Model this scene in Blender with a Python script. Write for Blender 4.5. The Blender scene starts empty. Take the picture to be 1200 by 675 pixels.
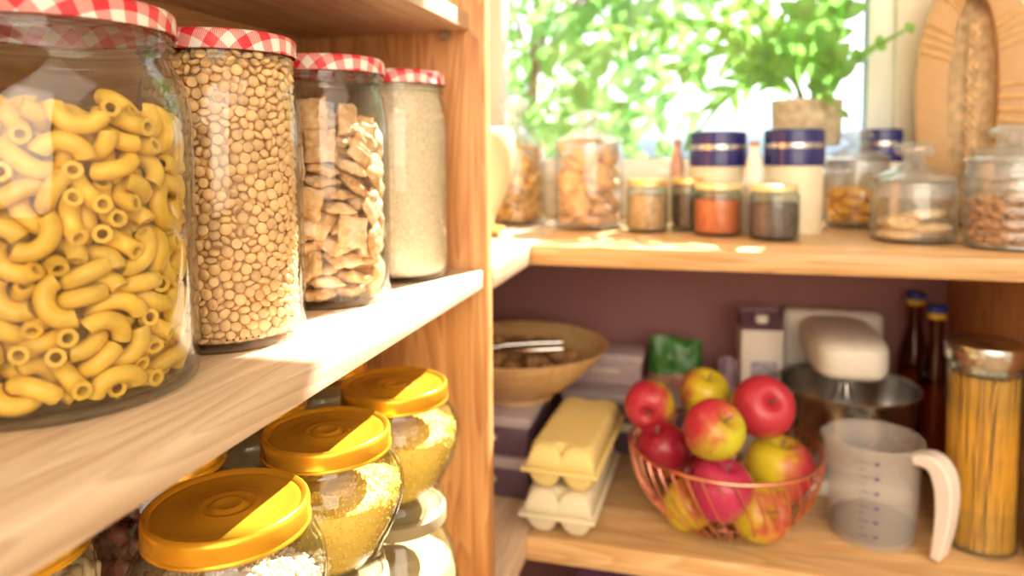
import bpy, bmesh, math, random, struct, zlib, base64
import numpy as np
from mathutils import Vector, Quaternion, Matrix, Euler, noise
sc = bpy.context.scene
COL = sc.collection
PI = math.pi
# ------------------------------------------------------------------ camera, world, sun, exposure
H = 1.30                                   # eye height above the floor
MID = H - .142                             # top of the middle shelf and of the counter
LOW = H - .562                             # top of the lower shelf
F_PX, PX, PY = 847.0, 600.0, 228.0
yaw, pitch, roll = math.atan2(226, F_PX), math.atan2(54.5, F_PX), math.radians(-.4)
fw = Vector((-math.sin(yaw)*math.cos(pitch), math.cos(yaw)*math.cos(pitch), -math.sin(pitch)))
r0 = Vector((math.cos(yaw), math.sin(yaw), 0)); u0 = r0.cross(fw)
rt = math.cos(roll)*r0 + math.sin(roll)*u0; up = -math.sin(roll)*r0 + math.cos(roll)*u0
cd = bpy.data.cameras.new('camera'); cam = bpy.data.objects.new('camera', cd); COL.objects.link(cam)
M3 = Matrix((rt, up, -fw)).transposed()
cam.matrix_world = Matrix.Translation((0, 0, H)) @ M3.to_4x4()
cd.sensor_width = 36; cd.lens = F_PX/1200*36; cd.shift_y = (PY-337.5)/1200
cd.clip_start = .02; cd.clip_end = 200
cd.dof.use_dof = True; cd.dof.focus_distance = .50; cd.dof.aperture_fstop = 3.9
sc.camera = cam
w = bpy.data.worlds.new('sky'); sc.world = w; w.use_nodes = True
nt = w.node_tree; bgn = nt.nodes['Background']
tc = nt.nodes.new('ShaderNodeTexCoord'); sp = nt.nodes.new('ShaderNodeSeparateXYZ'); cr = nt.nodes.new('ShaderNodeValToRGB')
mp = nt.nodes.new('ShaderNodeMapRange'); mp.inputs[1].default_value = -.35; mp.inputs[2].default_value = .5
nt.links.new(tc.outputs['Generated'], sp.inputs[0]); nt.links.new(sp.outputs[2], mp.inputs[0]); nt.links.new(mp.outputs[0], cr.inputs[0])
el = cr.color_ramp.elements
el[0].position = 0; el[0].color = (.26, .28, .25, 1); el[1].position = 1; el[1].color = (.93, .97, 1, 1)
e = el.new(.405); e.color = (.24, .31, .37, 1); e = el.new(.425); e.color = (.34, .42, .48, 1); e = el.new(.455); e.color = (.86, .93, 1, 1)
nt.links.new(cr.outputs[0], bgn.inputs[0]); bgn.inputs[1].default_value = 1.65
sl = bpy.data.lights.new('sun', 'SUN'); sl.energy = 20; sl.angle = math.radians(.6); sl.color = (1, .95, .87)
sun = bpy.data.objects.new('sun', sl); COL.objects.link(sun)
sun.rotation_euler = Vector((.35, .84, 1)).to_track_quat('Z', 'Y').to_euler(); sun.location = (2, 4, 5)
def area(name, loc, aim, sx, sy, power, col):
    l = bpy.data.lights.new(name, 'AREA'); l.shape = 'RECTANGLE'; l.size = sx; l.size_y = sy; l.energy = power; l.color = col
    o = bpy.data.objects.new(name, l); COL.objects.link(o); o.location = loc
    o.rotation_euler = (Vector(aim)-Vector(loc)).to_track_quat('-Z', 'Y').to_euler(); return o
area('added_rear_fill', (.30, -2.0, 1.85), (0, 1, 1.05), 3.6, 1.7, 56, (1, .86, .70))  # added warm fill behind the camera; the wall there has no window
area('added_overhead_fill', (.7, -.4, 2.70), (.2, .6, 1.0), 2.6, 2.2, 20, (1, .88, .72))  # added overhead fill to brighten and warm the room, no known lamp
sc.view_settings.view_transform = 'Standard'; sc.view_settings.look = 'None'
sc.view_settings.exposure = .70; sc.view_settings.gamma = 1; sc.view_settings.use_curve_mapping = False
sc.cycles.use_denoising = True; sc.cycles.max_bounces = 10; sc.cycles.transparent_max_bounces = 40
sc.cycles.diffuse_bounces = 5; sc.cycles.glossy_bounces = 4; sc.cycles.transmission_bounces = 6
sc.cycles.sample_clamp_indirect = 6; sc.cycles.caustics_reflective = False; sc.cycles.caustics_refractive = False

# ------------------------------------------------------------------ helpers
def node(nt, typ, **kw):
    n = nt.nodes.new(typ)
    for k, v in kw.items():
        if k[0] == 'i' and k[1:].isdigit(): n.inputs[int(k[1:])].default_value = v
        else: setattr(n, k, v)
    return n
def newmat(name):
    m = bpy.data.materials.new(name); m.use_nodes = True
    return m, m.node_tree, m.node_tree.nodes['Principled BSDF']
def setb(b, col=None, rough=.5, metal=0, **kw):
    if col is not None: b.inputs['Base Color'].default_value = (*col, 1)
    b.inputs['Roughness'].default_value = rough; b.inputs['Metallic'].default_value = metal
    for k, v in kw.items(): b.inputs[k.replace('_', ' ')].default_value = v
def ramp(nt, fac, stops):
    r = nt.nodes.new('ShaderNodeValToRGB'); el = r.color_ramp.elements
    el[0].position, el[0].color = stops[0][0], (*stops[0][1], 1)
    el[1].position, el[1].color = stops[-1][0], (*stops[-1][1], 1)
    for p, c in stops[1:-1]:
        q = el.new(p); q.color = (*c, 1)
    nt.links.new(fac, r.inputs[0]); return r.outputs[0]
def bump(nt, b, h, strength=.3, dist=.001):
    n = node(nt, 'ShaderNodeBump'); n.inputs['Strength'].default_value = strength; n.inputs['Distance'].default_value = dist
    nt.links.new(h, n.inputs['Height']); nt.links.new(n.outputs[0], b.inputs['Normal'])
def plain(name, col, rough=.5, metal=0, var=.08, scale=60, bmp=0, rnd=0, **kw):
    """a colour with a little uneven tone from a noise texture; rnd varies it from object to object"""
    m, nt, b = newmat(name); setb(b, col, rough, metal, **kw)
    tc = node(nt, 'ShaderNodeTexCoord'); nz = node(nt, 'ShaderNodeTexNoise'); nz.inputs['Scale'].default_value = scale; nz.inputs['Detail'].default_value = 4
    nt.links.new(tc.outputs['Object'], nz.inputs[0])
    lo = tuple(max(0, c*(1-var*2)) for c in col); hi = tuple(min(1, c*(1+var)) for c in col)
    o = ramp(nt, nz.outputs[0], [(.3, lo), (.7, hi)])
    if rnd:
        oi = node(nt, 'ShaderNodeObjectInfo'); mr = node(nt, 'ShaderNodeMapRange'); mr.inputs[3].default_value = 1-rnd; mr.inputs[4].default_value = 1+rnd*.6
        nt.links.new(oi.outputs['Random'], mr.inputs[0]); vm = node(nt, 'ShaderNodeVectorMath', operation='SCALE')
        nt.links.new(o, vm.inputs[0]); nt.links.new(mr.outputs[0], vm.inputs['Scale']); o = vm.outputs[0]
    nt.links.new(o, b.inputs['Base Color'])
    if bmp: bump(nt, b, nz.outputs[0], .6, bmp)
    return m
def wood(name, axis, dark, mid, light, rough=.45, stave=.055, fine=1.0, knots=True):
    """pine: growth lines drawn out along one axis, glued staves across it"""
    m, nt, b = newmat(name); setb(b, mid, rough)
    tc = node(nt, 'ShaderNodeTexCoord'); L = nt.links.new
    sep = node(nt, 'ShaderNodeSeparateXYZ'); L(tc.outputs['Object'], sep.inputs[0])
    cross = {0: 1, 1: 0, 2: 0}[axis]
    dv = node(nt, 'ShaderNodeMath', operation='DIVIDE', i1=stave); L(sep.outputs[cross], dv.inputs[0])
    fl = node(nt, 'ShaderNodeMath', operation='FLOOR'); L(dv.outputs[0], fl.inputs[0])
    wn = node(nt, 'ShaderNodeTexWhiteNoise'); wn.noise_dimensions = '1D'; L(fl.outputs[0], wn.inputs['W'])
    mp = node(nt, 'ShaderNodeMapping'); s = [9*fine]*3; s[axis] = .9*fine; mp.inputs['Scale'].default_value = s
    off = node(nt, 'ShaderNodeVectorMath', operation='SCALE'); off.inputs['Scale'].default_value = 1.7
    L(wn.outputs['Color'], off.inputs[0]); ad = node(nt, 'ShaderNodeVectorMath', operation='ADD')
    L(tc.outputs['Object'], ad.inputs[0]); L(off.outputs[0], ad.inputs[1]); L(ad.outputs[0], mp.inputs['Vector'])
    n1 = node(nt, 'ShaderNodeTexNoise'); n1.inputs['Scale'].default_value = 1.6; n1.inputs['Detail'].default_value = 2; n1.inputs['Distortion'].default_value = .6
    L(mp.outputs[0], n1.inputs[0])
    ml = node(nt, 'ShaderNodeMath', operation='MULTIPLY', i1=15.0); L(n1.outputs[0], ml.inputs[0])
    fr = node(nt, 'ShaderNodeMath', operation='FRACT'); L(ml.outputs[0], fr.inputs[0])
    n2 = node(nt, 'ShaderNodeTexNoise'); n2.inputs['Scale'].default_value = 9; n2.inputs['Detail'].default_value = 6
    mp2 = node(nt, 'ShaderNodeMapping'); s = [14]*3; s[axis] = .8; mp2.inputs['Scale'].default_value = s
    L(ad.outputs[0], mp2.inputs['Vector']); L(mp2.outputs[0], n2.inputs[0])
    c1 = ramp(nt, fr.outputs[0], [(0, light), (.55, mid), (.88, dark), (1, light)])
    c2 = ramp(nt, n2.outputs[0], [(.3, dark), (.5, mid), (.7, light)])
    mx = node(nt, 'ShaderNodeMix', data_type='RGBA'); mx.inputs[0].default_value = .55; L(c1, mx.inputs[6]); L(c2, mx.inputs[7])
    mr = node(nt, 'ShaderNodeMapRange'); mr.inputs[3].default_value = .86; mr.inputs[4].default_value = 1.1; L(wn.outputs['Value'], mr.inputs[0])
    vm = node(nt, 'ShaderNodeVectorMath', operation='SCALE'); L(mx.outputs[2], vm.inputs[0]); L(mr.outputs[0], vm.inputs['Scale'])
    L(vm.outputs[0], b.inputs['Base Color']); bump(nt, b, n2.outputs[0], .25, .0006)
    return m
def glass(name, tint=(.985, .992, .985), edge=(.80, .85, .82), ior=1.5, rough=0.0, power=2.4, wavy=0, fres=1.0, haze=0):
    """blown glass wall: mirror-like at grazing angles, greener where one looks along the wall"""
    m = bpy.data.materials.new(name); m.use_nodes = True; nt = m.node_tree; L = nt.links.new
    nt.nodes.remove(nt.nodes['Principled BSDF']); out = nt.nodes['Material Output']
    tr = node(nt, 'ShaderNodeBsdfTransparent'); gl = node(nt, 'ShaderNodeBsdfGlossy'); gl.inputs['Roughness'].default_value = rough
    lf = node(nt, 'ShaderNodeLayerWeight'); lf.inputs[0].default_value = .5
    p5 = node(nt, 'ShaderNodeMath', operation='POWER', i1=5.0); L(lf.outputs['Facing'], p5.inputs[0])
    f0 = ((ior-1)/(ior+1))**2; fr = node(nt, 'ShaderNodeMath', operation='MULTIPLY_ADD', i1=1-f0, i2=f0); L(p5.outputs[0], fr.inputs[0])
    lw = node(nt, 'ShaderNodeLayerWeight'); lw.inputs[0].default_value = .5
    pw = node(nt, 'ShaderNodeMath', operation='POWER', i1=power); L(lw.outputs['Facing'], pw.inputs[0])
    mx = node(nt, 'ShaderNodeMix', data_type='RGBA'); mx.inputs[6].default_value = (*tint, 1); mx.inputs[7].default_value = (*edge, 1)
    L(pw.outputs[0], mx.inputs[0]); L(mx.outputs[2], tr.inputs[0])
    ms = node(nt, 'ShaderNodeMixShader'); f = fr.outputs[0]
    if fres != 1:
        q = node(nt, 'ShaderNodeMath', operation='MULTIPLY', i1=fres); L(f, q.inputs[0]); f = q.outputs[0]
    L(f, ms.inputs[0])
    if haze:
        df = node(nt, 'ShaderNodeBsdfTranslucent'); d2 = node(nt, 'ShaderNodeBsdfDiffuse'); hm = node(nt, 'ShaderNodeMixShader'); h2 = node(nt, 'ShaderNodeMixShader'); h2.inputs[0].default_value = .5
        L(df.outputs[0], h2.inputs[1]); L(d2.outputs[0], h2.inputs[2]); hm.inputs[0].default_value = haze; L(tr.outputs[0], hm.inputs[1]); L(h2.outputs[0], hm.inputs[2]); tr = hm
    L(tr.outputs[0], ms.inputs[1]); L(gl.outputs[0], ms.inputs[2]); L(ms.outputs[0], out.inputs[0])
    if wavy:
        tc = node(nt, 'ShaderNodeTexCoord'); nz = node(nt, 'ShaderNodeTexNoise'); nz.inputs['Scale'].default_value = 22; L(tc.outputs['Object'], nz.inputs[0])
        bp = node(nt, 'ShaderNodeBump'); bp.inputs['Strength'].default_value = wavy; bp.inputs['Distance'].default_value = .003
        L(nz.outputs[0], bp.inputs['Height']); L(bp.outputs[0], gl.inputs['Normal']); L(bp.outputs[0], lf.inputs['Normal'])
    return m
def leafmat(name, a, b_, sat=1.0, trans=.55):
    m = bpy.data.materials.new(name); m.use_nodes = True; nt = m.node_tree; L = nt.links.new
    b = nt.nodes['Principled BSDF']; out = nt.nodes['Material Output']; b.inputs['Roughness'].default_value = .45
    tc = node(nt, 'ShaderNodeTexCoord'); nz = node(nt, 'ShaderNodeTexNoise'); nz.inputs['Scale'].default_value = 14; L(tc.outputs['Object'], nz.inputs[0])
    c = ramp(nt, nz.outputs[0], [(.3, a), (.7, b_)]); L(c, b.inputs['Base Color'])
    t = node(nt, 'ShaderNodeBsdfTranslucent'); vm = node(nt, 'ShaderNodeMix', data_type='RGBA', blend_type='MULTIPLY'); vm.inputs[0].default_value = 0
    L(c, t.inputs[0]); ms = node(nt, 'ShaderNodeMixShader'); ms.inputs[0].default_value = trans
    L(b.outputs[0], ms.inputs[1]); L(t.outputs[0], ms.inputs[2]); L(ms.outputs[0], out.inputs[0])
    return m
class MB:
    """collects vertices and faces, builds ONE mesh object"""
    def __init__(s): s.v = []; s.f = []; s.uv = None
    def add(s, v, f, mtx=None):
        o = len(s.v)
        s.v += [tuple(mtx @ Vector(p)) for p in v] if mtx is not None else [tuple(p) for p in v]
        s.f += [tuple(i+o for i in q) for q in f]; return s
    def box(s, x0, x1, y0, y1, z0, z1, bev=.001, seg=2, mtx=None):
        bm = bmesh.new(); bmesh.ops.create_cube(bm, size=1)
        for v in bm.verts: v.co = ((x0+x1)/2+v.co.x*(x1-x0), (y0+y1)/2+v.co.y*(y1-y0), (z0+z1)/2+v.co.z*(z1-z0))
        if bev: bmesh.ops.bevel(bm, geom=bm.edges[:], offset=bev, segments=seg, profile=.5, affect='EDGES')
        bm.verts.index_update(); s.add([v.co.copy() for v in bm.verts], [tuple(v.index for v in f.verts) for f in bm.faces], mtx); bm.free(); return s
    def lathe(s, prof, n=48, c=(0, 0, 0), mtx=None, close=False, fn=None):
        v = []; f = []; idx = []
        for r, z in prof:
            if r < 1e-6: idx.append([len(v)]*n); v.append((c[0], c[1], c[2]+z))
            else:
                idx.append(list(range(len(v), len(v)+n)))
                for i in range(n):
                    a = 2*PI*i/n; rr = r*(fn(a, z) if fn else 1)
                    v.append((c[0]+rr*math.cos(a), c[1]+rr*math.sin(a), c[2]+z))
        m = len(prof)
        for k in range(m if close else m-1):
            A, B = idx[k], idx[(k+1) % m]
            for i in range(n):
                j = (i+1) % n; q = []
                for t in (A[i], A[j], B[j], B[i]):
                    if t not in q: q.append(t)
                if len(q) > 2: f.append(tuple(q))
        return s.add(v, f, mtx)
    def tube(s, pts, r, n=10, closed=False, cap=True):
        pts = [Vector(p) for p in pts]; m = len(pts); v = []; f = []
        rr = r if isinstance(r, (list, tuple)) else [r]*m
        prev = None
        for k, p in enumerate(pts):
            if closed: t = (pts[(k+1) % m]-pts[k-1])
            else: t = (pts[min(k+1, m-1)]-pts[max(k-1, 0)])
            t.normalize()
            if prev is None: a = t.orthogonal().normalized()
            else: a = (prev-t*prev.dot(t)).normalized()
            prev = a; b = t.cross(a)
            for i in range(n): q = 2*PI*i/n; v.append(p+(a*math.cos(q)+b*math.sin(q))*rr[k])
        for k in range(m if closed else m-1):
            for i in range(n):
                j = (i+1) % n; k2 = (k+1) % m; f.append((k*n+i, k*n+j, k2*n+j, k2*n+i))
        if cap and not closed: f.append(tuple(range(n))[::-1]); f.append(tuple((m-1)*n+i for i in range(n)))
        return s.add(v, f)
    def ball(s, c, rad, nu=16, nv=10, mtx=None, p=1.0, rot=None):
        v = []; f = []
        R = rot or Matrix.Identity(3)
        for j in range(nv+1):
            t = PI*j/nv
            for i in range(nu):
                a = 2*PI*i/nu; q = [math.sin(t)*math.cos(a), math.sin(t)*math.sin(a), -math.cos(t)]
                q = [math.copysign(abs(x)**p, x)*rad[k] for k, x in enumerate(q)]
                v.append(Vector(c)+R @ Vector(q))
        for j in range(nv):
            for i in range(nu): k = (i+1) % nu; f.append((j*nu+i, j*nu+k, (j+1)*nu+k, (j+1)*nu+i))
        return s.add(v, f, mtx)
    def mesh(s, name, m, smooth=True, angle=40):
        me = bpy.data.meshes.new(name); me.from_pydata(s.v, [], s.f); me.materials.append(m)
        bm = bmesh.new(); bm.from_mesh(me); bmesh.ops.remove_doubles(bm, verts=bm.verts, dist=1e-6); bmesh.ops.recalc_face_normals(bm, faces=bm.faces); bm.to_mesh(me); bm.free()
        if smooth:
            me.polygons.foreach_set('use_smooth', [True]*len(me.polygons)); me.set_sharp_from_angle(angle=math.radians(angle))
        return me
    def build(s, name, m, parent=None, smooth=True, angle=40, loc=None):
        o = bpy.data.objects.new(name, s.mesh(name, m, smooth, angle)); COL.objects.link(o)
        if parent is not None: o.parent = parent
        if loc is not None: o.location = loc
        return o
def tag(o, label, cat, group=None, kind=None):
    o['label'] = label; o['category'] = cat
    if group: o['group'] = group
    if kind: o['kind'] = kind
    return o
def thing(name, label, cat, loc=(0, 0, 0), rz=0, group=None):
    o = bpy.data.objects.new(name, None); COL.objects.link(o); o.location = loc; o.rotation_euler = (0, 0, rz); o.empty_display_size = .02
    return tag(o, label, cat, group)
def struct_(o, label=None):
    o['kind'] = 'structure'
    if label: o['label'] = label
    return o
def dup(root, loc, label, rz=None):
    r = root.copy(); COL.objects.link(r); r.location = loc; r['label'] = label
    if rz is not None: r.rotation_euler = (0, 0, rz)
    for ch in list(root.children):
        c = ch.copy(); COL.objects.link(c); c.parent = r
        for g in list(ch.children):
            d = g.copy(); COL.objects.link(d); d.parent = c
    return r

# ------------------------------------------------------------------ materials
W_SHELF_Y = wood('pine_shelf_lengthwise', 1, (.50, .34, .22), (.66, .49, .34), (.80, .65, .49))
W_SHELF_X = wood('pine_counter', 0, (.52, .28, .11), (.70, .43, .19), (.84, .59, .33), rough=.36)
W_PANEL = wood('pine_upright', 2, (.40, .15, .05), (.60, .27, .09), (.76, .43, .18), stave=.042)
W_BACK = wood('pine_back_board', 1, (.42, .20, .08), (.60, .33, .14), (.72, .45, .22), stave=.09)
M_WALL = plain('off_white_wall_paint', (.80, .77, .68), .8, var=.02, scale=8)
M_SHADE_MAUVE = plain('shade_tinted_back_board', (.34, .155, .155), .8, var=.03, scale=6)  # mauve puts the lower compartment's shade into the colour of an off-white wall
M_FRAME = plain('white_window_frame', (.83, .84, .80), .35, var=.01)
M_FLOOR = wood('floor_boards', 1, (.40, .26, .15), (.52, .36, .22), (.60, .44, .28), stave=.12)
M_GLASS = glass('clear_jar_glass', wavy=.3, fres=1.15)
M_GLASS_THICK = glass('thick_jar_glass', tint=(.93, .965, .95), edge=(.68, .76, .71), power=1.4, wavy=.35, haze=.04)
M_LIDGLASS = glass('lid_glass', tint=(.96, .97, .985), edge=(.93, .95, .98), power=1.8, wavy=.6, ior=2.5, haze=.12)
M_GROUND = glass('ground_glass', tint=(.96, .97, .985), haze=.55)
M_GLASS_BLUE = glass('apothecary_glass', tint=(.985, .99, .995), edge=(.86, .90, .93), power=1.8, wavy=.5, ior=1.65, haze=.05)
M_PANE = glass('window_pane_glass', tint=(.99, .99, .99), edge=(.9, .95, .93), fres=.5)
M_GOLD = plain('gold_lacquered_lid', (.83, .44, .03), .27, .66, var=.03, scale=20)
M_GOLD2 = plain('pale_gold_lid', (.85, .62, .25), .3, .8, var=.03, scale=20)
M_STEEL = plain('brushed_steel', (.62, .60, .58), .22, 1, var=.04, scale=30)
M_COPPER = plain('copper_wire', (.95, .42, .30), .22, 1, var=.04, scale=40)
M_WHITE = plain('white_plastic', (.80, .76, .68), .35, var=.02)
M_PASTA = plain('macaroni_dough', (.88, .56, .07), .42, var=.10, scale=90, rnd=.14, Subsurface_Weight=.25)
M_PASTA.node_tree.nodes['Principled BSDF'].inputs['Subsurface Radius'].default_value = (.004, .002, .0006)
M_LENTIL = plain('split_pea', (.92, .60, .29), .5, var=.08, scale=160, rnd=.28)
M_CEREAL = None
M_FLOUR = plain('wholemeal_flour', (.80, .66, .48), .95, var=.14, scale=420, bmp=.0004)
def gingham(name):
    m, nt, b = newmat(name); setb(b, (1, 1, 1), .38); L = nt.links.new
    uv = node(nt, 'ShaderNodeUVMap'); sp = node(nt, 'ShaderNodeSeparateXYZ'); L(uv.outputs[0], sp.inputs[0]); P = .0175
    def stripe(o):
        d = node(nt, 'ShaderNodeMath', operation='DIVIDE', i1=P); L(o, d.inputs[0]); f = node(nt, 'ShaderNodeMath', operation='FRACT'); L(d.outputs[0], f.inputs[0])
        g = node(nt, 'ShaderNodeMath', operation='GREATER_THAN', i1=.5); L(f.outputs[0], g.inputs[0]); return g.outputs[0]
    a, c = stripe(sp.outputs[0]), stripe(sp.outputs[1])
    s = node(nt, 'ShaderNodeMath', operation='ADD'); L(a, s.inputs[0]); L(c, s.inputs[1])
    dg = node(nt, 'ShaderNodeMath', operation='ADD'); L(sp.outputs[0], dg.inputs[0]); L(sp.outputs[1], dg.inputs[1])
    dd = node(nt, 'ShaderNodeMath', operation='DIVIDE', i1=.0017); L(dg.outputs[0], dd.inputs[0]); ff = node(nt, 'ShaderNodeMath', operation='FRACT'); L(dd.outputs[0], ff.inputs[0])
    pink = ramp(nt, ff.outputs[0], [(.35, (.88, .50, .47)), (.65, (.72, .14, .14))])
    c01 = node(nt, 'ShaderNodeMath', operation='GREATER_THAN', i1=.5); L(s.outputs[0], c01.inputs[0])
    c12 = node(nt, 'ShaderNodeMath', operation='GREATER_THAN', i1=1.5); L(s.outputs[0], c12.inputs[0])
    m1 = node(nt, 'ShaderNodeMix', data_type='RGBA'); m1.inputs[6].default_value = (.86, .84, .80, 1); L(c01.outputs[0], m1.inputs[0]); L(pink, m1.inputs[7])
    m2 = node(nt, 'ShaderNodeMix', data_type='RGBA'); m2.inputs[7].default_value = (.72, .03, .05, 1); L(c12.outputs[0], m2.inputs[0]); L(m1.outputs[2], m2.inputs[6])
    L(m2.outputs[2], b.inputs['Base Color']); return m
M_GING = gingham('red_and_white_gingham_tin')

# ------------------------------------------------------------------ the room
def slab(name, x0, x1, y0, y1, z0, z1, m, kind=None, bev=.001, parent=None):
    o = MB().box(x0, x1, y0, y1, z0, z1, bev).build(name, m, parent)
    if kind: o['kind'] = kind
    return o
YW = 1.50                                   # inner face of the window wall
WX0, WX1, WZ0, WZ1 = -1.10, .345, H-.052, H+1.32
slab('floor', -1.6, 2.4, -2.2, 1.75, -.05, 0, M_FLOOR, 'structure', 0)
slab('ceiling', -1.6, 2.4, -2.2, 1.66, 2.75, 2.8, M_WALL, 'structure', 0)
slab('wall_left', -.62, -.502, -2.2, 1.50, 0, 2.75, M_WALL, 'structure', 0)
slab('wall_right', 2.3, 2.4, -2.2, 1.75, 0, 2.75, M_WALL, 'structure', 0)
slab('wall_front', -1.6, 2.4, -2.3, -2.2, 0, 2.75, M_WALL, 'structure', 0)
wb = MB()
WLX = -.50
for a in ((-.62, 2.4, YW, YW+.16, 0, WZ0), (-.62, 2.4, YW, YW+.16, WZ1, 2.75), (WX1, 2.4, YW, YW+.16, WZ0, WZ1), (-.62, WLX+.03, YW, YW+.16, WZ0, WZ1)):
    wb.box(*a, bev=0)
struct_(wb.build('wall_back', M_WALL, smooth=False))
win = bpy.data.objects.new('window_1', None); COL.objects.link(win); win.location = (0, YW, WZ0); win['kind'] = 'structure'
fr = MB(); x0, x1, z1 = WLX+.03, WX1, WZ1-WZ0
for a in ((x0, x1, .02, .075, 0, .028), (x0, x1, .02, .075, z1-.04, z1), (x1-.045, x1, .02, .075, 0, z1), (x0, x0+.045, .02, .075, 0, z1)): fr.box(*a, bev=.003)
fr.build('window_frame', M_FRAME, win)
MB().box(x0+.03, x1-.03, .045, .049, .02, z1-.03, bev=0).build('window_pane', M_PANE, win, smooth=False)
gk = MB()
for a in ((x1-.049, x1-.044, .03, .05, .028, z1-.04), (x0+.045, x1-.045, .03, .05, .024, .031)): gk.box(*a, bev=.001)
gk.build('window_gasket', plain('grey_blue_gasket', (.22, .32, .40), .6), win)
struct_(slab('window_sill', WLX+.03, WX1+.02, YW-.008, YW+.03, WZ0-.02, WZ0+.004, M_FRAME, None, .003))
bpy.data.objects['window_sill'].name = 'trim_1'

# ------------------------------------------------------------------ left shelving
XF, YP = -.250, .806                        # front edge of the left shelves, near face of the upright
def shelfbox(name, label, cat, dims, m, bev=.0015):
    o = thing(name, label, cat, ((dims[0]+dims[1])/2, (dims[2]+dims[3])/2, dims[4]))
    mb = MB().box(*dims, bev=bev)
    b = mb.build('board', m, o); b.matrix_parent_inverse = Matrix.Translation(-o.location)
    return o
sh1 = tag(MB().box(-.485, XF, -.35, YP, MID-.022, MID, .0015).build('shelf_board', W_SHELF_Y), 'pale pine shelf board carrying the four jars with gingham lids', 'shelf')
sh2 = tag(MB().box(-.485, -.265, -.35, YP, H+.136, H+.156, .0015).build('shelf_board', W_SHELF_Y), 'pine shelf board above the gingham-lidded jars', 'shelf')
pn = tag(MB().box(-.485, -.247, YP, YP+.024, 0, H+.75, .0015).build('upright_panel', W_PANEL), 'orange pine upright panel where the left shelves end', 'panel')
bb = tag(MB().box(-.50, -.485, -.35, YW, 0, H+.75, .0).build('back_panel', W_BACK), 'pine back panel behind the jars on the left shelves', 'panel')
sp_m = plain('nickel_shelf_pin', (.6, .58, .55), .3, 1)
for z, x, lab in ((H+.136, -.292, 'small metal shelf pin under the top left shelf'), (MID-.022, -.285, 'small metal shelf pin under the middle left shelf')):
    mb = MB(); mb.lathe([(0, 0), (.0045, 0), (.005, .002), (.0045, .012), (0, .012)], 14, mtx=Matrix.Translation((x, YP, z-.0052)) @ Matrix.Rotation(PI/2, 4, 'X'))
    tag(mb.build('shelf_pin', sp_m), lab, 'shelf pin', 'shelf pins')
tag(MB().box(-.485, XF+.003, -.35, YP, LOW-.03, LOW, .0015).build('shelf_board', W_SHELF_Y), 'low pine shelf board under the stacked gold-lidded jars', 'shelf')
# ------------------------------------------------------------------ counter and lower shelf on the right
def lshape(name, z0, z1, label, yf, cat='shelf', yb=YW, xr=1.1):
    o = thing(name, label, cat, (0, 1.25, z0))
    a = MB().box(-.245, xr, yf, yb, z0, z1, .002).build('board', W_SHELF_X, o); a.matrix_parent_inverse = Matrix.Translation((0, -1.25, -z0))
    b = MB().box(-.485, -.2455, YP+.0245, yb, z0+.0005, z1, .0015).build('corner_board', W_SHELF_Y, o); b.matrix_parent_inverse = Matrix.Translation((0, -1.25, -z0))
    return o
lshape('window_counter', MID-.029, MID, 'pine counter board below the window carrying the glass jars', 1.022, 'counter')
lshape('corner_shelf', LOW-.036, LOW, 'low pine shelf in the corner holding the apple basket and egg cartons', .985, yb=YW-.023, xr=.4355)
tag(MB().box(-.485, .435, YW-.022, YW-.002, 0, MID-.03, 0).build('rear_panel', M_SHADE_MAUVE), 'rear panel behind the mixer and wooden bowl, coloured mauve for shade', 'panel')
tag(MB().box(.436, .456, 1.05, YW-.002, 0, MID-.03, .001).build('upright_panel', W_PANEL), 'reddish pine upright panel behind the spaghetti jar', 'panel')
tag(MB().box(-.485, .435, 1.02, YW-.024, LOW-.42, LOW-.40, .001).build('shelf_board', W_SHELF_X), 'shadowed bottom pine board beneath the corner shelf', 'shelf')
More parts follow.
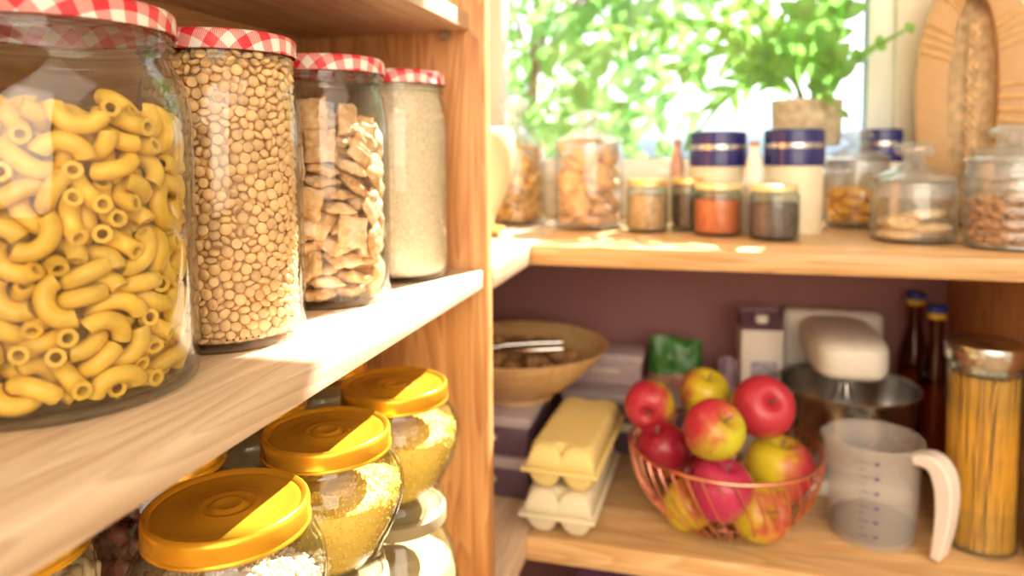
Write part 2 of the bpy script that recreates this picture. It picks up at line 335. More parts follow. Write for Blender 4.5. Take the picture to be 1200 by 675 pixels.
# ------------------------------------------------------------------ settled positions of the loose pieces in the jars (x, y, z, quaternion)
LOOSE = {
    'macaroni': [
430,-492,914,33,-43,1,26,453,-463,571,10,27,-37,-37,511,-405,1395,43,-17,-37,-12,539,-352,1537,44,6,34,-22,414,-479,372,25,-3,-8,54,511,-372,1023,8,7,40,43,375,-504,1320,12,50,-24,-19,
475,-417,202,16,6,30,49,351,-516,141,17,45,-34,11,606,-223,119,47,-5,-35,-14,539,-308,1166,18,2,29,49,596,-247,421,16,47,3,33,590,-182,522,14,47,-19,29,615,-110,1547,9,0,14,58,
611,-153,1285,59,10,6,-3,305,-558,790,13,-21,30,46,433,-427,1129,28,-34,40,-7,534,-283,222,21,-45,33,1,602,-183,883,10,10,15,56,501,-339,702,45,11,-4,-38,322,-534,1536,30,12,24,45,
640,-50,787,27,-37,-14,35,480,-355,585,5,-46,38,-4,344,-497,1170,5,-57,7,-16,291,-584,609,3,-26,36,41,641,121,1029,29,39,-21,-29,359,-431,1537,16,54,21,3,264,-567,87,2,-43,25,34,
603,-136,254,25,-46,9,28,344,-441,1018,7,43,-25,-33,522,-295,363,55,17,10,12,514,-242,786,30,-25,-40,-22,629,48,364,2,1,-57,19,558,-191,1077,18,-3,40,41,583,-76,1150,12,2,26,-53,
605,60,1277,40,31,3,33,598,-80,617,2,-54,26,-5,630,87,809,45,38,-13,2,539,-231,1390,37,33,24,-23,612,176,1511,38,41,8,21,341,-435,195,46,-23,-28,15,400,-422,463,18,-11,-56,0,
588,183,109,7,-57,10,-15,418,-364,858,24,-33,-41,-14,254,-599,964,17,39,-28,32,389,-407,735,8,-29,-36,-37,607,-21,1129,52,-18,-2,24,607,11,525,14,53,-24,-6,231,-497,650,33,-20,29,35,
567,-78,58,10,0,0,59,554,-118,1458,42,-8,16,-39,268,-541,449,56,-11,17,-10,512,-237,634,19,25,-30,41,618,197,464,35,-41,11,-24,473,-256,991,40,43,-8,-7,608,183,716,7,8,-44,-39,
437,70,1618,53,-23,-1,-15,558,-78,994,30,-17,-45,-21,583,15,1464,15,8,42,-40,603,88,1514,47,-26,22,16,567,288,760,34,31,22,32,431,-326,1365,38,40,-17,-17,526,381,1353,44,36,-14,-13,
133,-501,274,20,13,41,-37,428,-261,1536,31,42,-15,25,552,347,435,46,21,-33,3,565,230,1253,7,45,34,20,580,254,1164,11,58,9,-9,546,266,975,32,40,20,-23,563,27,200,24,7,-37,40,
218,-594,1231,7,34,49,8,272,-459,1275,38,-46,6,4,230,-449,1550,20,6,-49,-28,498,412,124,17,-49,-8,-30,565,58,525,20,-5,-21,52,523,-127,151,15,11,-10,56,200,-478,1003,36,41,-11,24,
444,4,962,25,36,-35,23,506,-106,1340,29,-32,16,-39,517,273,228,24,-8,-22,-50,543,268,1418,36,-43,8,20,504,387,860,15,-15,41,-39,229,-480,358,29,8,45,-27,321,-359,1428,3,48,20,-30,
362,-300,84,8,-51,-26,-16,530,61,291,9,24,9,54,193,-482,821,36,43,-12,19,424,146,152,8,-47,35,12,452,409,1059,46,33,17,-10,437,-300,311,50,1,28,-19,-304,468,316,34,-24,-22,-37,
512,-90,780,25,-26,35,-33,516,354,601,24,-54,5,-10,-237,513,1308,13,14,-51,-26,458,-101,381,32,25,21,-39,480,429,280,47,-19,31,6,150,-634,400,41,-31,-23,-20,-208,421,156,0,58,13,-2,
513,123,1245,28,15,46,21,464,378,1524,11,-48,3,-34,227,-475,537,44,17,24,-27,21,-515,133,31,26,30,-33,522,256,1064,17,-1,56,-12,-265,319,702,11,57,0,-16,393,496,959,25,-12,17,-50,
496,148,941,30,-19,-38,30,-545,327,771,44,-38,10,-12,505,125,675,2,-39,-17,43,-380,364,218,12,-43,22,33,-460,325,1258,17,-57,-3,-9,-82,558,1360,12,-20,52,18,-444,347,983,39,8,-16,-42,
-345,416,461,52,-9,-14,-25,315,-182,1477,40,-6,15,-42,-462,282,1110,34,20,44,-9,130,-584,81,3,-43,19,37,443,64,763,37,20,25,-35,492,198,363,40,-21,39,5,364,429,1217,44,11,-5,-39,
-340,417,1215,11,-19,-46,31,455,298,58,0,-12,59,0,-428,373,666,43,-1,-41,-11,-241,496,809,34,-34,-19,-30,-12,523,353,5,-19,39,41,-506,279,1368,15,40,41,-10,384,528,381,44,-34,22,3,
190,-624,1413,5,19,-38,42,105,509,746,32,-20,36,30,-584,287,1043,10,-38,9,45,-68,603,244,22,16,0,53,-74,316,1529,42,28,16,-28,328,512,1126,15,29,48,17,122,-493,1387,47,17,-8,32,
315,244,919,8,5,59,-7,93,-577,223,32,7,-1,-50,54,274,1528,57,-16,1,-9,344,82,1481,55,4,13,21,-422,408,980,6,-27,-33,42,-2,542,171,10,41,-32,28,-393,346,807,42,2,33,-28,
-573,201,951,29,-17,13,48,-478,50,1398,18,-6,-31,-48,149,-248,1547,3,30,10,-51,-137,588,942,5,15,57,10,-124,524,1070,33,42,-27,-1,-483,372,1417,33,-10,17,46,-322,480,1384,20,-35,42,-15,
-592,130,342,13,16,34,-45,-558,300,1226,16,-13,-55,13,-596,198,78,2,48,-14,-34,-534,12,155,14,41,22,35,375,535,657,1,26,34,42,-437,458,546,51,-22,10,-22,-472,423,177,10,-13,-57,-10,
381,37,1575,17,3,5,-57,-345,320,315,47,-12,30,18,-525,216,326,39,-37,-3,-27,-448,447,823,21,-51,21,-8,-270,595,914,4,-19,38,42,-177,580,1236,43,-8,29,30,-359,547,666,38,42,8,18,
-527,63,872,45,27,21,18,-183,578,1063,17,-40,-5,41,471,220,550,30,-40,16,-29,-534,280,445,36,5,19,44,-480,237,548,50,-10,30,-11,-554,257,645,5,-18,52,-24,-415,503,1193,20,-35,17,41,
-104,-593,65,46,-9,8,36,334,301,660,20,29,-13,47,-207,520,65,6,-57,13,10,-433,111,1029,20,42,29,-25,-85,-461,898,2,-56,6,20,-406,133,1375,28,36,-36,-16,-123,-568,165,23,3,-3,-55,
31,-627,306,0,40,43,12,-501,411,373,7,26,-20,50,12,-515,632,42,42,2,-1,73,-606,519,44,-16,-1,38,-17,-609,625,32,22,-46,2,146,-626,747,37,46,-7,-6,420,346,768,10,14,-56,-12,
-556,97,683,45,24,-6,-32,35,-613,761,12,-47,24,25,25,606,544,25,-10,5,53,-33,-605,873,53,-10,-13,-23,-581,-69,576,44,-1,-38,-16,-98,524,663,38,4,-3,46,14,-579,972,5,-30,-51,4,
396,397,1094,15,2,-58,1,-331,491,982,17,9,29,-49,159,-614,1065,51,18,-2,-27,108,-547,1176,24,-40,-12,36,194,531,1199,48,19,17,-26,-49,-525,1134,16,7,-43,38,111,624,1235,15,36,-42,-17,
-522,38,1135,10,-48,-8,33,8,-559,1329,33,13,-9,-47,-58,-531,1452,11,-43,33,-23,191,597,1508,52,26,-9,12,-219,393,1421,54,-12,-15,-16,-306,253,1519,33,-46,-4,18,-50,-404,1512,10,-29,-49,17,
-171,-133,1565,57,9,-16,3,436,156,1445,1,-33,-19,46,49,646,1471,29,-14,30,40,-397,321,1505,1,53,-25,14,-257,139,1529,25,22,49,-11,-523,80,1567,3,39,42,-16,316,-79,1533,53,-8,19,19,
232,458,1517,28,26,22,-41,129,-470,1493,8,22,3,55,-517,311,1542,15,24,-3,53,-175,-371,1489,46,14,23,28,-398,498,1497,7,23,-38,40,1,-305,1537,11,49,30,-13,
    ],
    'lentil': [
321,-392,1806,3,-32,33,39,141,-483,1673,27,41,-5,34,354,-362,1720,39,-16,-37,-21,231,-451,453,4,22,-39,-40,219,-455,1065,4,-18,32,-47,138,-484,1835,32,-4,-42,-28,208,-462,1858,21,32,-23,41,
289,-416,1052,39,35,29,-2,261,-433,1131,27,3,-44,-30,162,-473,1757,45,-25,-30,4,307,-404,818,6,-18,41,-39,190,-470,1144,39,-23,-32,-23,166,-478,1224,25,-31,23,38,282,-420,1443,6,13,-43,-39,
267,-427,1523,28,-49,-9,18,212,-460,1696,18,1,39,-42,230,-451,1778,16,2,41,-41,366,-350,401,10,-22,32,-44,71,-498,825,25,0,-40,-37,197,-467,1511,17,3,45,-36,335,-379,1623,20,-44,9,35,
393,-320,1639,35,-4,-39,-29,92,-498,1767,40,-44,-6,8,312,-396,358,3,-26,40,36,311,-399,659,44,35,8,19,359,-359,715,25,2,-45,-30,46,-504,1699,43,39,-6,14,108,-495,82,12,24,-33,42,
337,-376,1228,38,33,33,1,434,-257,1612,29,42,-7,31,291,-409,492,7,-39,34,29,210,-458,1426,48,26,23,-9,272,-422,1657,31,41,32,-2,144,-483,1587,35,-48,-8,6,44,-500,593,26,-34,-39,-16,
200,-464,975,7,27,-39,36,382,-332,1923,41,35,18,19,37,-505,1967,39,-46,-2,1,184,-472,368,26,20,38,-32,143,-486,611,16,25,-32,41,124,-492,1040,38,46,0,8,284,-415,1736,22,3,33,-45,
367,-350,317,34,-7,-45,-20,407,-295,361,27,4,40,-35,371,-342,1385,33,19,44,-14,417,-280,1389,42,-28,-30,-12,11,-505,1774,13,8,47,-34,137,-488,437,44,37,15,-7,390,-323,893,19,20,-40,-35,
373,-342,1474,40,-16,-41,-8,176,-476,125,11,2,40,-43,104,-494,538,47,34,12,-8,183,-470,896,47,-25,-25,-14,216,-453,209,14,8,34,-47,112,-494,344,3,-2,39,-45,417,-287,797,12,25,-38,-37,
388,-319,1236,40,36,24,-11,423,-278,1476,39,27,37,0,285,-414,141,14,-26,42,32,386,-328,171,41,-37,-16,17,250,-435,376,3,-6,47,37,398,-313,528,27,-40,-3,35,241,-440,851,5,5,-52,-29,
356,-354,1305,31,26,39,-22,72,-502,1431,38,38,20,-18,228,-447,1966,30,-49,-16,-1,64,-499,409,20,-20,-47,-23,353,-359,480,7,-15,27,-51,368,-345,630,47,20,31,5,243,-438,781,31,26,-12,43,
173,-471,816,6,3,-52,-29,424,-277,1157,38,36,15,25,135,-482,1291,41,-26,6,35,402,-301,1714,15,46,-21,28,237,-445,538,47,-30,-20,-12,408,-286,969,30,-49,5,15,318,-389,1146,12,35,-29,-37,
435,-260,1241,37,39,14,22,191,-461,2029,3,-34,42,26,312,-393,68,4,43,-26,-33,11,-507,521,41,37,-14,20,459,-215,605,42,27,33,2,303,-402,570,28,27,44,-12,345,-364,1070,5,27,-43,31,
302,-399,1299,42,43,4,-1,404,-299,1311,45,-17,-29,-20,81,-496,662,12,33,-40,28,115,-484,882,31,-6,-49,-15,459,-214,1120,2,-36,23,43,469,-192,1781,5,-35,25,-42,457,-208,108,46,-29,-25,-2,
279,-413,1212,37,-28,-34,17,-40,-505,124,18,19,40,-36,435,-260,473,2,35,-18,45,460,-213,811,9,-38,16,42,-42,-504,1556,42,-34,20,18,447,-238,1850,20,39,0,41,-52,-504,951,17,11,-37,42,
467,-198,1034,21,-24,31,-40,-4,-506,1630,38,46,3,-7,380,-329,68,23,35,6,43,23,-503,73,35,26,23,-35,217,-453,295,28,-31,-29,-31,-2,-507,658,46,39,-3,0,140,-483,711,8,10,-47,35,
464,-190,891,38,-9,-36,-28,247,-435,1283,18,-16,42,35,334,-376,200,42,-20,-37,8,96,-495,260,29,30,26,-34,445,-233,1712,43,2,30,-30,467,-200,725,5,-35,20,-44,75,-488,958,21,6,-55,-12,
83,-496,1527,27,-29,37,26,260,-423,1371,25,20,-47,-19,451,-221,1403,34,-40,5,28,332,-372,1887,30,25,-36,-28,-11,-507,222,32,31,24,-32,436,-240,1323,28,16,40,-31,485,-146,1485,30,12,-43,-25,
161,-475,245,11,-22,-42,-34,335,-364,128,2,15,-12,57,455,-211,191,0,-34,37,-33,283,-412,224,26,-32,-3,43,40,-503,730,36,-44,16,8,-11,-507,1234,23,20,-40,32,464,-203,1544,41,18,40,5,
-42,-498,298,37,44,10,16,-51,-504,463,39,31,-25,23,-22,-504,1317,22,34,31,-31,259,-421,2035,24,-19,-4,51,172,-472,508,33,-29,-23,-34,439,-238,944,35,-47,-9,9,-104,-495,1504,29,-30,-23,-37,
49,-494,1028,23,-35,-43,-6,328,-376,996,4,-26,11,53,10,-503,356,26,-45,25,16,-97,-494,1098,33,-43,18,17,430,-260,252,35,5,-30,-38,489,-133,1135,13,-37,27,-37,303,-392,431,35,18,-8,44,
466,-191,497,12,-27,43,-31,426,-258,870,1,-22,12,-55,415,-284,602,11,-30,8,50,483,-145,670,9,34,-9,48,497,-100,970,15,40,2,42,-32,-497,1831,20,36,41,-16,489,-137,552,33,33,30,23,
-68,-499,1175,10,-5,32,50,19,-495,1471,46,-25,-10,28,401,-287,1971,13,35,-43,18,488,-125,1050,28,6,-46,-25,209,-448,1345,37,-4,47,-2,494,-120,383,39,17,42,5,474,-173,1622,35,-22,32,-29,
350,-350,1983,14,45,31,22,496,-100,1854,45,4,39,-6,-119,-486,1426,17,37,39,-21,465,-192,1266,52,-11,-28,-1,489,-135,834,16,-35,30,-36,4,-493,1153,52,5,29,-4,469,-181,1193,6,52,-3,30,
-26,-492,1103,31,-10,27,-43,-82,-500,663,44,-39,6,-8,-97,-490,795,12,-7,26,52,429,-261,1065,27,-33,-35,24,-103,-493,1302,8,2,50,32,-133,-489,1635,43,-40,12,2,305,-390,291,7,-49,32,11,
492,-124,750,33,-32,-22,32,-2,-493,1397,51,0,-23,-22,-144,-477,1935,48,-18,18,26,359,-340,1801,33,-43,-13,-22,92,-476,2000,28,-25,-29,37,489,-119,464,11,51,-6,29,201,-452,1630,39,12,-2,44,
407,-280,1894,27,-41,31,16,461,-193,2042,29,-16,20,-46,255,-425,710,33,-13,11,47,504,-54,1088,6,42,-3,42,164,-465,1363,32,-3,51,-2,272,-413,1865,46,7,14,-35,314,-345,2021,5,27,-11,-52,
408,-279,122,3,-43,40,14,50,-489,136,7,-56,-20,4,366,-333,1168,57,-15,-6,8,-203,-465,1409,41,-43,6,-7,-50,-489,1901,50,19,13,24,421,-261,66,19,-37,-43,8,503,-64,1177,39,6,-43,-14,
392,-299,1794,2,-16,-45,-36,57,-489,198,54,-4,26,4,385,-311,1106,15,-13,-57,-4,223,-442,1205,6,-25,-30,-46,313,-383,1373,35,-12,30,36,127,-480,1478,30,-46,-4,-24,158,-469,1915,55,22,-8,-3,
207,-417,1905,29,23,44,-17,484,-141,199,31,-26,-40,18,479,-135,297,22,10,-21,-51,195,-452,713,30,20,39,28,264,-417,977,9,-42,39,-15,-110,-486,1704,25,51,-18,-4,-207,-462,1688,18,-5,-39,42,
503,-66,172,23,34,-29,-32,-140,-475,220,15,-50,14,25,442,-236,329,28,33,-35,-22,-18,-493,778,1,-2,-10,59,503,-65,875,38,-14,41,-16,-172,-476,1126,33,42,16,-22,20,-492,1551,5,40,20,40,
105,-480,770,20,15,54,3,390,-305,1042,55,1,23,2,507,-6,1520,4,38,-5,-46,423,-255,1775,35,14,-16,44,211,-444,605,3,-60,5,4,71,-486,1141,9,41,-42,-5,-150,-479,297,51,25,-19,1,
359,-342,953,33,21,-15,-43,48,-488,1090,2,5,-60,-5,43,-493,1835,39,-28,-1,-36,-111,-480,506,36,-10,30,-37,-56,-492,727,17,53,-14,-18,504,-25,642,28,-25,41,-23,506,-25,799,39,-23,-32,24,
85,-487,1240,0,27,51,-16,507,0,1246,40,19,-35,-22,312,-382,1558,35,13,8,46,476,-123,1676,38,45,5,-7,-247,-429,1843,35,46,8,15,150,-469,1975,10,-53,26,0,49,-493,1298,17,-23,52,12,
44,-492,1360,56,16,-8,-13,401,-294,1556,12,-42,-24,34,97,-485,1919,4,-39,-27,-37,-83,-487,69,9,-25,-53,-9,467,-184,361,31,23,29,35,297,-393,884,50,-8,-3,33,135,-472,957,39,22,-40,-4,
290,-364,938,33,10,-2,49,469,-171,1346,30,-19,17,-46,-98,-486,1868,19,-6,29,-49,292,-395,1977,15,54,-19,-10,-208,-460,2025,36,-40,25,8,-161,-480,77,38,-38,-7,-26,27,-493,278,36,-31,9,-36,
118,-477,1173,4,-51,-23,20,190,-426,1573,22,38,-37,-17,477,-118,1555,29,-4,28,44,276,-403,1926,18,12,8,55,245,-426,76,55,5,-5,-22,486,-80,251,17,-47,-33,1,247,-426,917,23,-8,2,55,
496,-80,1353,23,-39,34,-21,-151,-471,1842,35,-41,-11,23,25,-490,1900,1,-60,-2,0,208,-416,125,6,-40,43,12,346,-349,554,51,10,-20,22,-127,-487,730,24,48,16,-21,-163,-476,660,2,-21,-46,-32,
368,-329,795,11,39,7,-43,506,-23,982,40,21,38,11,478,-120,1922,58,10,7,6,373,-318,2041,47,-19,8,-31,503,-66,321,39,20,36,20,232,-433,656,5,1,0,60,-122,-488,592,32,-42,0,-29,
-61,-493,870,5,35,36,33,-242,-443,1342,7,-5,-37,46,505,-22,1434,41,19,-36,-14,318,-373,1485,10,-22,-30,46,253,-422,1591,20,2,-5,56,-88,-484,1979,15,38,-10,-42,-105,-490,1784,35,-13,43,19,
438,-230,1929,16,-26,-48,20,476,-139,41,24,25,48,9,500,-64,53,1,-50,5,-33,-234,-449,1080,7,-8,-38,45,416,-258,2028,57,8,1,-18,473,-141,2005,43,19,-9,36,202,-422,29,4,48,-36,-3,
61,-487,477,56,3,-8,20,133,-472,1411,57,9,-11,-12,127,-452,29,20,-4,-3,56,-58,-492,380,10,41,10,-41,295,-393,742,22,35,-43,4,507,-3,1344,29,33,-29,-29,489,-76,1728,14,-13,-57,-7,
447,-211,1985,24,13,8,53,376,-321,237,12,43,40,4,492,17,461,26,12,11,-52,-231,-448,520,20,-45,-16,-31,-256,-438,603,11,8,43,40,479,-122,1403,17,14,41,38,341,-319,1535,59,8,-5,7,
76,-485,1639,59,7,-3,5,505,35,1834,38,-26,35,-17,482,-108,112,30,-7,40,33,-231,-451,420,38,32,-32,8,151,-435,644,9,40,-39,20,-160,-467,1561,22,-12,55,2,492,2,94,22,-36,37,20,
501,-51,719,35,-13,47,-5,431,-242,664,51,-4,-16,27,399,-238,705,11,41,42,6,-69,-487,1632,1,-41,0,-44,495,1,1684,32,28,11,-41,-30,-489,2014,10,3,-59,2,110,-452,150,27,-14,-52,1,
501,9,348,22,37,-38,-17,-55,-491,1751,34,-16,-35,31,-28,-491,1953,6,39,-40,-22,347,-304,1863,48,-28,19,12,412,-268,185,51,-20,0,-24,-191,-465,353,28,-38,37,8,-3,-463,882,7,2,-57,18,
-75,-490,1371,56,-15,8,13,486,75,2015,16,4,-19,-55,503,-3,274,10,41,-31,-29,500,53,407,21,38,-36,-20,390,-300,675,16,53,5,-22,-142,-475,1047,51,-4,28,15,-153,-475,1356,14,-48,-21,-25,
163,-421,1299,45,37,13,3,-178,-469,1486,7,35,39,-29,-281,-421,1454,23,-7,-40,38,465,-169,1876,47,0,25,27,-244,-444,294,25,-13,44,29,-242,-445,782,28,-44,-11,-28,-117,-476,912,2,-53,-8,26,
-239,-447,1167,36,-16,37,27,-25,-493,1029,20,-46,31,-11,428,-242,542,0,14,-58,5,494,2,919,23,20,-9,51,-250,-430,1241,18,54,-10,-18,483,-87,1619,44,13,-10,37,-193,-465,1011,40,36,-26,-6,
-92,-486,1232,25,-8,10,53,460,-170,1706,46,33,0,-20,486,-78,596,49,-12,-12,-30,500,26,694,31,36,33,14,-225,-447,684,3,-42,-19,-38,494,95,950,4,49,-9,-34,42,-463,1193,12,58,5,-5,
105,-454,1352,53,12,25,9,251,-391,1817,37,16,12,43,479,-40,2024,6,-9,10,58,450,-198,431,1,-39,-46,1,309,-345,769,49,-20,-10,-26,-130,-471,840,52,-21,-15,15,294,-362,1691,17,7,-57,-6,
447,-206,1474,11,-18,-9,-55,502,-9,1765,24,21,36,36,487,-55,1917,28,27,-35,29,-118,-480,362,20,31,-47,-3,383,-268,423,41,9,1,-43,-171,-475,477,40,40,-6,-18,-62,-490,539,19,13,18,52,
332,-323,886,20,-32,-43,19,-187,-458,941,6,-30,-50,-11,503,12,1609,23,-44,25,-23,454,-189,264,32,-11,-3,-50,340,-302,999,32,8,-31,-39,-248,-430,982,36,-46,-5,11,111,-452,1102,25,-9,53,10,
481,-118,1236,1,57,-15,12,501,75,1208,29,-29,-35,27,483,-86,1979,8,-58,15,-1,500,65,532,16,-28,-20,47,505,26,1082,0,45,4,39,501,65,1295,28,-29,34,-29,-274,-412,1559,44,1,-41,0,
339,-319,1590,53,11,-2,25,380,-249,1843,40,-43,-7,11,-142,-472,2004,51,-5,-15,27,-87,-486,247,3,-47,-31,20,-1,-495,838,7,19,55,-11,-123,-477,977,29,-15,2,-50,480,-120,1292,8,-37,45,-10,
321,-338,1425,49,13,-32,2,503,68,1554,13,41,17,38,504,14,173,37,30,-34,-14,371,-287,741,5,-19,56,9,488,126,1127,33,38,-9,-32,-164,-466,1755,9,42,2,-42,-119,-485,136,28,44,-30,0,
500,82,312,41,-11,-40,13,-284,-419,367,3,-19,-41,40,500,72,1702,35,-4,-48,10,491,106,466,46,16,28,21,159,-434,573,6,-13,15,-56,-186,-463,579,2,-41,-31,31,-112,-481,428,0,-46,-22,32,
486,129,1467,32,28,19,38,-220,-452,1771,42,16,-39,12,-2,-477,425,9,52,23,18,492,123,1044,39,-16,42,-2,473,-133,918,13,-15,-15,-55,495,-9,1973,43,-7,-15,38,260,-384,607,48,-17,-11,-29,
225,-406,1010,9,19,-8,-56,-211,-360,2063,0,-2,-60,-6,268,-380,34,3,-52,25,15,-72,-485,185,4,-57,18,3,239,-399,256,35,5,-13,-47,246,-392,319,37,-20,-14,40,495,51,1011,9,-23,0,-55,
-325,-388,1386,39,-35,29,-6,490,111,1627,25,-43,-4,-33,477,-118,1768,9,-54,-21,-12,130,-448,310,19,-38,42,4,504,57,801,14,36,24,39,406,-231,1532,21,35,17,-41,414,-208,1671,52,-8,15,-24,
331,-331,30,55,2,4,24,-174,-462,883,42,10,1,-42,-311,-400,1289,21,3,41,39,489,-55,1571,3,-52,29,-6,490,65,1952,47,-25,-2,-27,-199,-449,1894,23,-4,1,-55,47,-466,30,1,-29,-52,-5,
495,0,571,38,-15,-4,43,-236,-435,858,12,-16,-55,-14,498,55,877,12,-24,-16,52,495,9,1911,30,-7,18,-48,-318,-389,1692,15,-22,-37,-39,497,95,183,26,-32,-34,26,-291,-414,677,34,-39,-3,-30,
481,158,870,41,-19,40,1,494,92,724,30,12,50,5,312,-344,831,3,12,56,-17,160,-435,81,11,-58,-9,6,-193,-455,132,16,-9,14,55,148,-441,189,12,25,-52,-11,491,106,1881,21,47,-23,-21,
-192,-456,201,46,10,20,-31,365,-287,281,6,-2,25,54,368,-271,834,28,-7,-38,-36,158,-436,1075,12,-22,2,55,213,-409,1481,48,-24,18,20,-91,-446,1473,31,3,-36,36,-215,-448,1954,51,13,-18,22,
-268,-430,1642,40,-39,19,-11,-282,-415,1764,35,8,41,26,-321,-372,122,49,5,5,33,-286,-403,207,19,-55,-16,0,318,-337,268,12,-23,51,17,-290,-411,460,7,24,43,33,15,-469,938,25,-2,2,-54,
-315,-397,1012,5,32,32,-39,70,-460,1583,47,-11,-8,-35,-196,-454,1618,15,-55,16,10,420,-203,29,3,32,-51,-4,493,96,650,30,-2,52,-1,-173,-458,768,18,37,43,4,465,201,1830,5,-36,-27,39,
432,-177,976,8,46,28,-24,-274,-417,1917,2,-11,-50,-31,404,-228,382,10,50,28,13,167,-435,1017,4,-51,24,-21,-295,-408,929,26,-13,-41,32,-177,-459,1292,59,-6,1,-10,490,44,1409,2,9,56,19,
491,46,606,52,-25,-6,14,-294,-404,843,14,12,-33,47,302,-330,1929,43,-21,-36,-6,130,-435,2037,46,4,-39,4,365,-293,468,14,-1,-11,57,165,-431,783,9,-21,-51,-23,462,-59,1800,51,-19,-1,25,
482,155,404,42,-25,31,-18,-295,-408,538,51,23,-20,2,488,-57,537,5,59,-12,0,-33,-465,1693,47,7,-37,3,464,203,86,20,-44,9,-35,486,135,787,9,37,-6,-46,487,140,1269,44,2,-39,11,
463,-64,1432,33,23,-36,26,100,-454,1703,29,16,50,3,-277,-409,1988,58,13,-1,0,-85,-456,1012,43,-23,18,-31,492,52,1474,18,-50,27,-8,140,-441,1545,37,-4,21,-42,480,147,1704,7,39,-15,-43,
182,-427,426,50,14,10,28,-74,-456,593,33,-26,2,-43,-15,-474,582,34,-1,48,-10,390,-239,1002,10,-22,26,48,-229,-435,1519,12,14,57,-5,310,-347,612,42,32,-25,-15,470,191,1005,19,-29,-34,36,
428,-156,1944,27,-46,28,-2,-3,-465,175,52,11,-27,4,494,53,241,11,-54,-14,19,428,-179,554,13,22,-40,37,8,-456,1257,44,30,10,-25,465,-57,1508,22,50,19,-15,482,144,1551,37,0,48,0,
340,-311,1661,10,51,14,27,459,184,1761,53,-22,10,14,459,176,1987,50,27,8,17,218,-405,188,11,-17,-52,-23,149,-431,1469,36,44,11,-16,486,70,1771,46,-2,0,-39,-32,-468,30,25,6,1,-54,
472,184,485,23,42,-17,-32,64,-461,891,45,-16,-34,12,282,-363,1098,27,-35,-18,36,483,89,1378,13,-44,37,10,-189,-424,1228,33,-25,36,-25,395,-241,310,33,1,-49,10,65,-456,702,36,-33,-9,-34,
406,-225,766,9,-39,-43,12,9,-465,994,2,-17,-56,-12,407,-222,1186,29,40,31,-13,459,-55,1229,28,13,45,-25,444,-145,140,58,11,-12,-1,50,-460,314,26,5,24,48,423,-179,644,29,-48,6,20,
112,-440,836,35,-41,-24,-10,474,137,124,47,-6,-8,36,444,-120,996,25,19,31,41,464,65,1151,5,4,-57,18,468,159,1396,24,41,36,4,0,-454,1622,37,40,-23,9,78,-454,1844,44,-17,27,27,
-112,-454,30,3,6,60,4,465,84,30,35,-4,-3,-48,446,-134,615,30,14,-22,45,-295,-399,1202,54,-8,20,17,241,-382,1327,29,0,40,-33,256,-373,1521,41,21,33,-20,-319,-385,1511,25,28,37,29,
37,-450,2008,10,-21,9,54,-296,-393,71,7,18,57,2,-228,-435,74,39,6,-4,-45,359,-288,1414,30,21,47,6,-338,-377,1950,34,39,2,-31,372,-265,42,1,49,-15,-32,295,-342,500,11,-23,33,-43,
229,-396,550,13,32,-41,27,468,195,1090,15,45,-1,-36,473,132,1339,33,-5,4,-49,-48,-454,1408,25,46,-23,18,-306,-399,1847,38,-39,-14,-21,291,-357,1764,10,-13,47,33,456,208,346,46,-13,-32,17,
464,167,1905,33,32,-29,25,245,-351,2027,27,-47,-25,1,-353,-364,202,9,18,40,40,467,1,507,23,14,14,-52,-351,-367,893,36,40,-9,-25,-277,-406,1105,25,50,15,14,-355,-362,1077,20,-37,-16,-40,
-141,-445,1232,15,-29,34,-37,-321,-387,1594,17,-48,3,-32,366,-273,1491,33,3,50,-3,473,145,230,19,14,-5,-55,439,-126,396,14,51,13,26,177,-420,946,31,6,33,-39,465,-42,1301,4,-10,-58,-10,
459,213,1511,25,-16,-37,37,186,-418,1823,2,37,-22,-42,-272,-412,2044,0,3,13,-59,107,-439,449,22,-34,27,36,362,-278,1189,28,47,-10,23,455,17,1805,2,48,14,33,408,127,2061,58,-6,-10,9,
452,19,395,45,-8,-39,7,464,-53,430,11,-7,-4,58,477,119,587,59,5,5,-3,-323,-369,728,9,-30,51,-4,61,-448,1509,42,39,12,-14,-21,-463,1484,47,-25,-11,25,34,-441,1943,14,12,57,-5,
250,-378,392,1,-25,28,46,284,-357,1628,43,30,8,29,329,-310,99,1,32,-33,-39,400,-209,137,10,-40,17,40,447,239,546,38,-37,22,-17,268,-364,673,37,22,35,-23,-62,-448,824,36,35,16,-28,
-170,-430,1157,19,43,35,-13,219,-399,1753,22,47,-14,28,444,-133,1810,36,-10,-17,44,31,-397,2036,4,11,56,-17,470,143,2029,45,22,-8,32,-306,-400,280,32,44,-25,5,-325,-384,608,6,27,41,-33,
131,-433,714,11,3,43,-40,436,-123,1082,6,33,-23,-44,288,-354,1266,14,-8,-45,-37,319,-323,1345,39,-42,-16,5,464,-60,1676,46,-6,7,37,463,170,1626,8,8,37,-46,416,-203,1599,31,51,4,2,
459,-73,485,58,-10,-10,6,437,226,630,12,49,-32,7,-64,-448,931,5,-15,-36,-45,230,-395,1674,4,26,-20,-50,388,-240,1116,48,-30,-12,15,261,-369,1427,24,40,-19,32,475,-27,1855,20,4,-8,56,
294,-343,1846,21,-47,-11,28,389,29,2054,1,-58,-14,-10,-189,-429,29,2,-60,6,-4,462,-47,113,33,41,-29,5,414,266,138,21,-4,-20,-52,366,-270,920,20,-46,-8,31,369,-265,1340,42,5,-38,-20,
448,232,1366,46,-3,37,12,438,-146,76,52,12,-18,-21,-353,-342,85,39,18,-5,41,-235,-404,239,34,-5,21,-44,128,-443,379,23,50,24,2,-162,-438,412,9,-51,-27,16,173,-420,502,42,43,2,1,
-393,-319,538,12,43,12,-39,472,163,682,53,-19,21,-5,182,-414,865,18,-8,40,-40,453,202,1168,15,39,-40,-15,457,8,1254,4,-51,7,-30,468,2,1126,22,-33,43,12,239,-388,1158,44,-34,6,23,
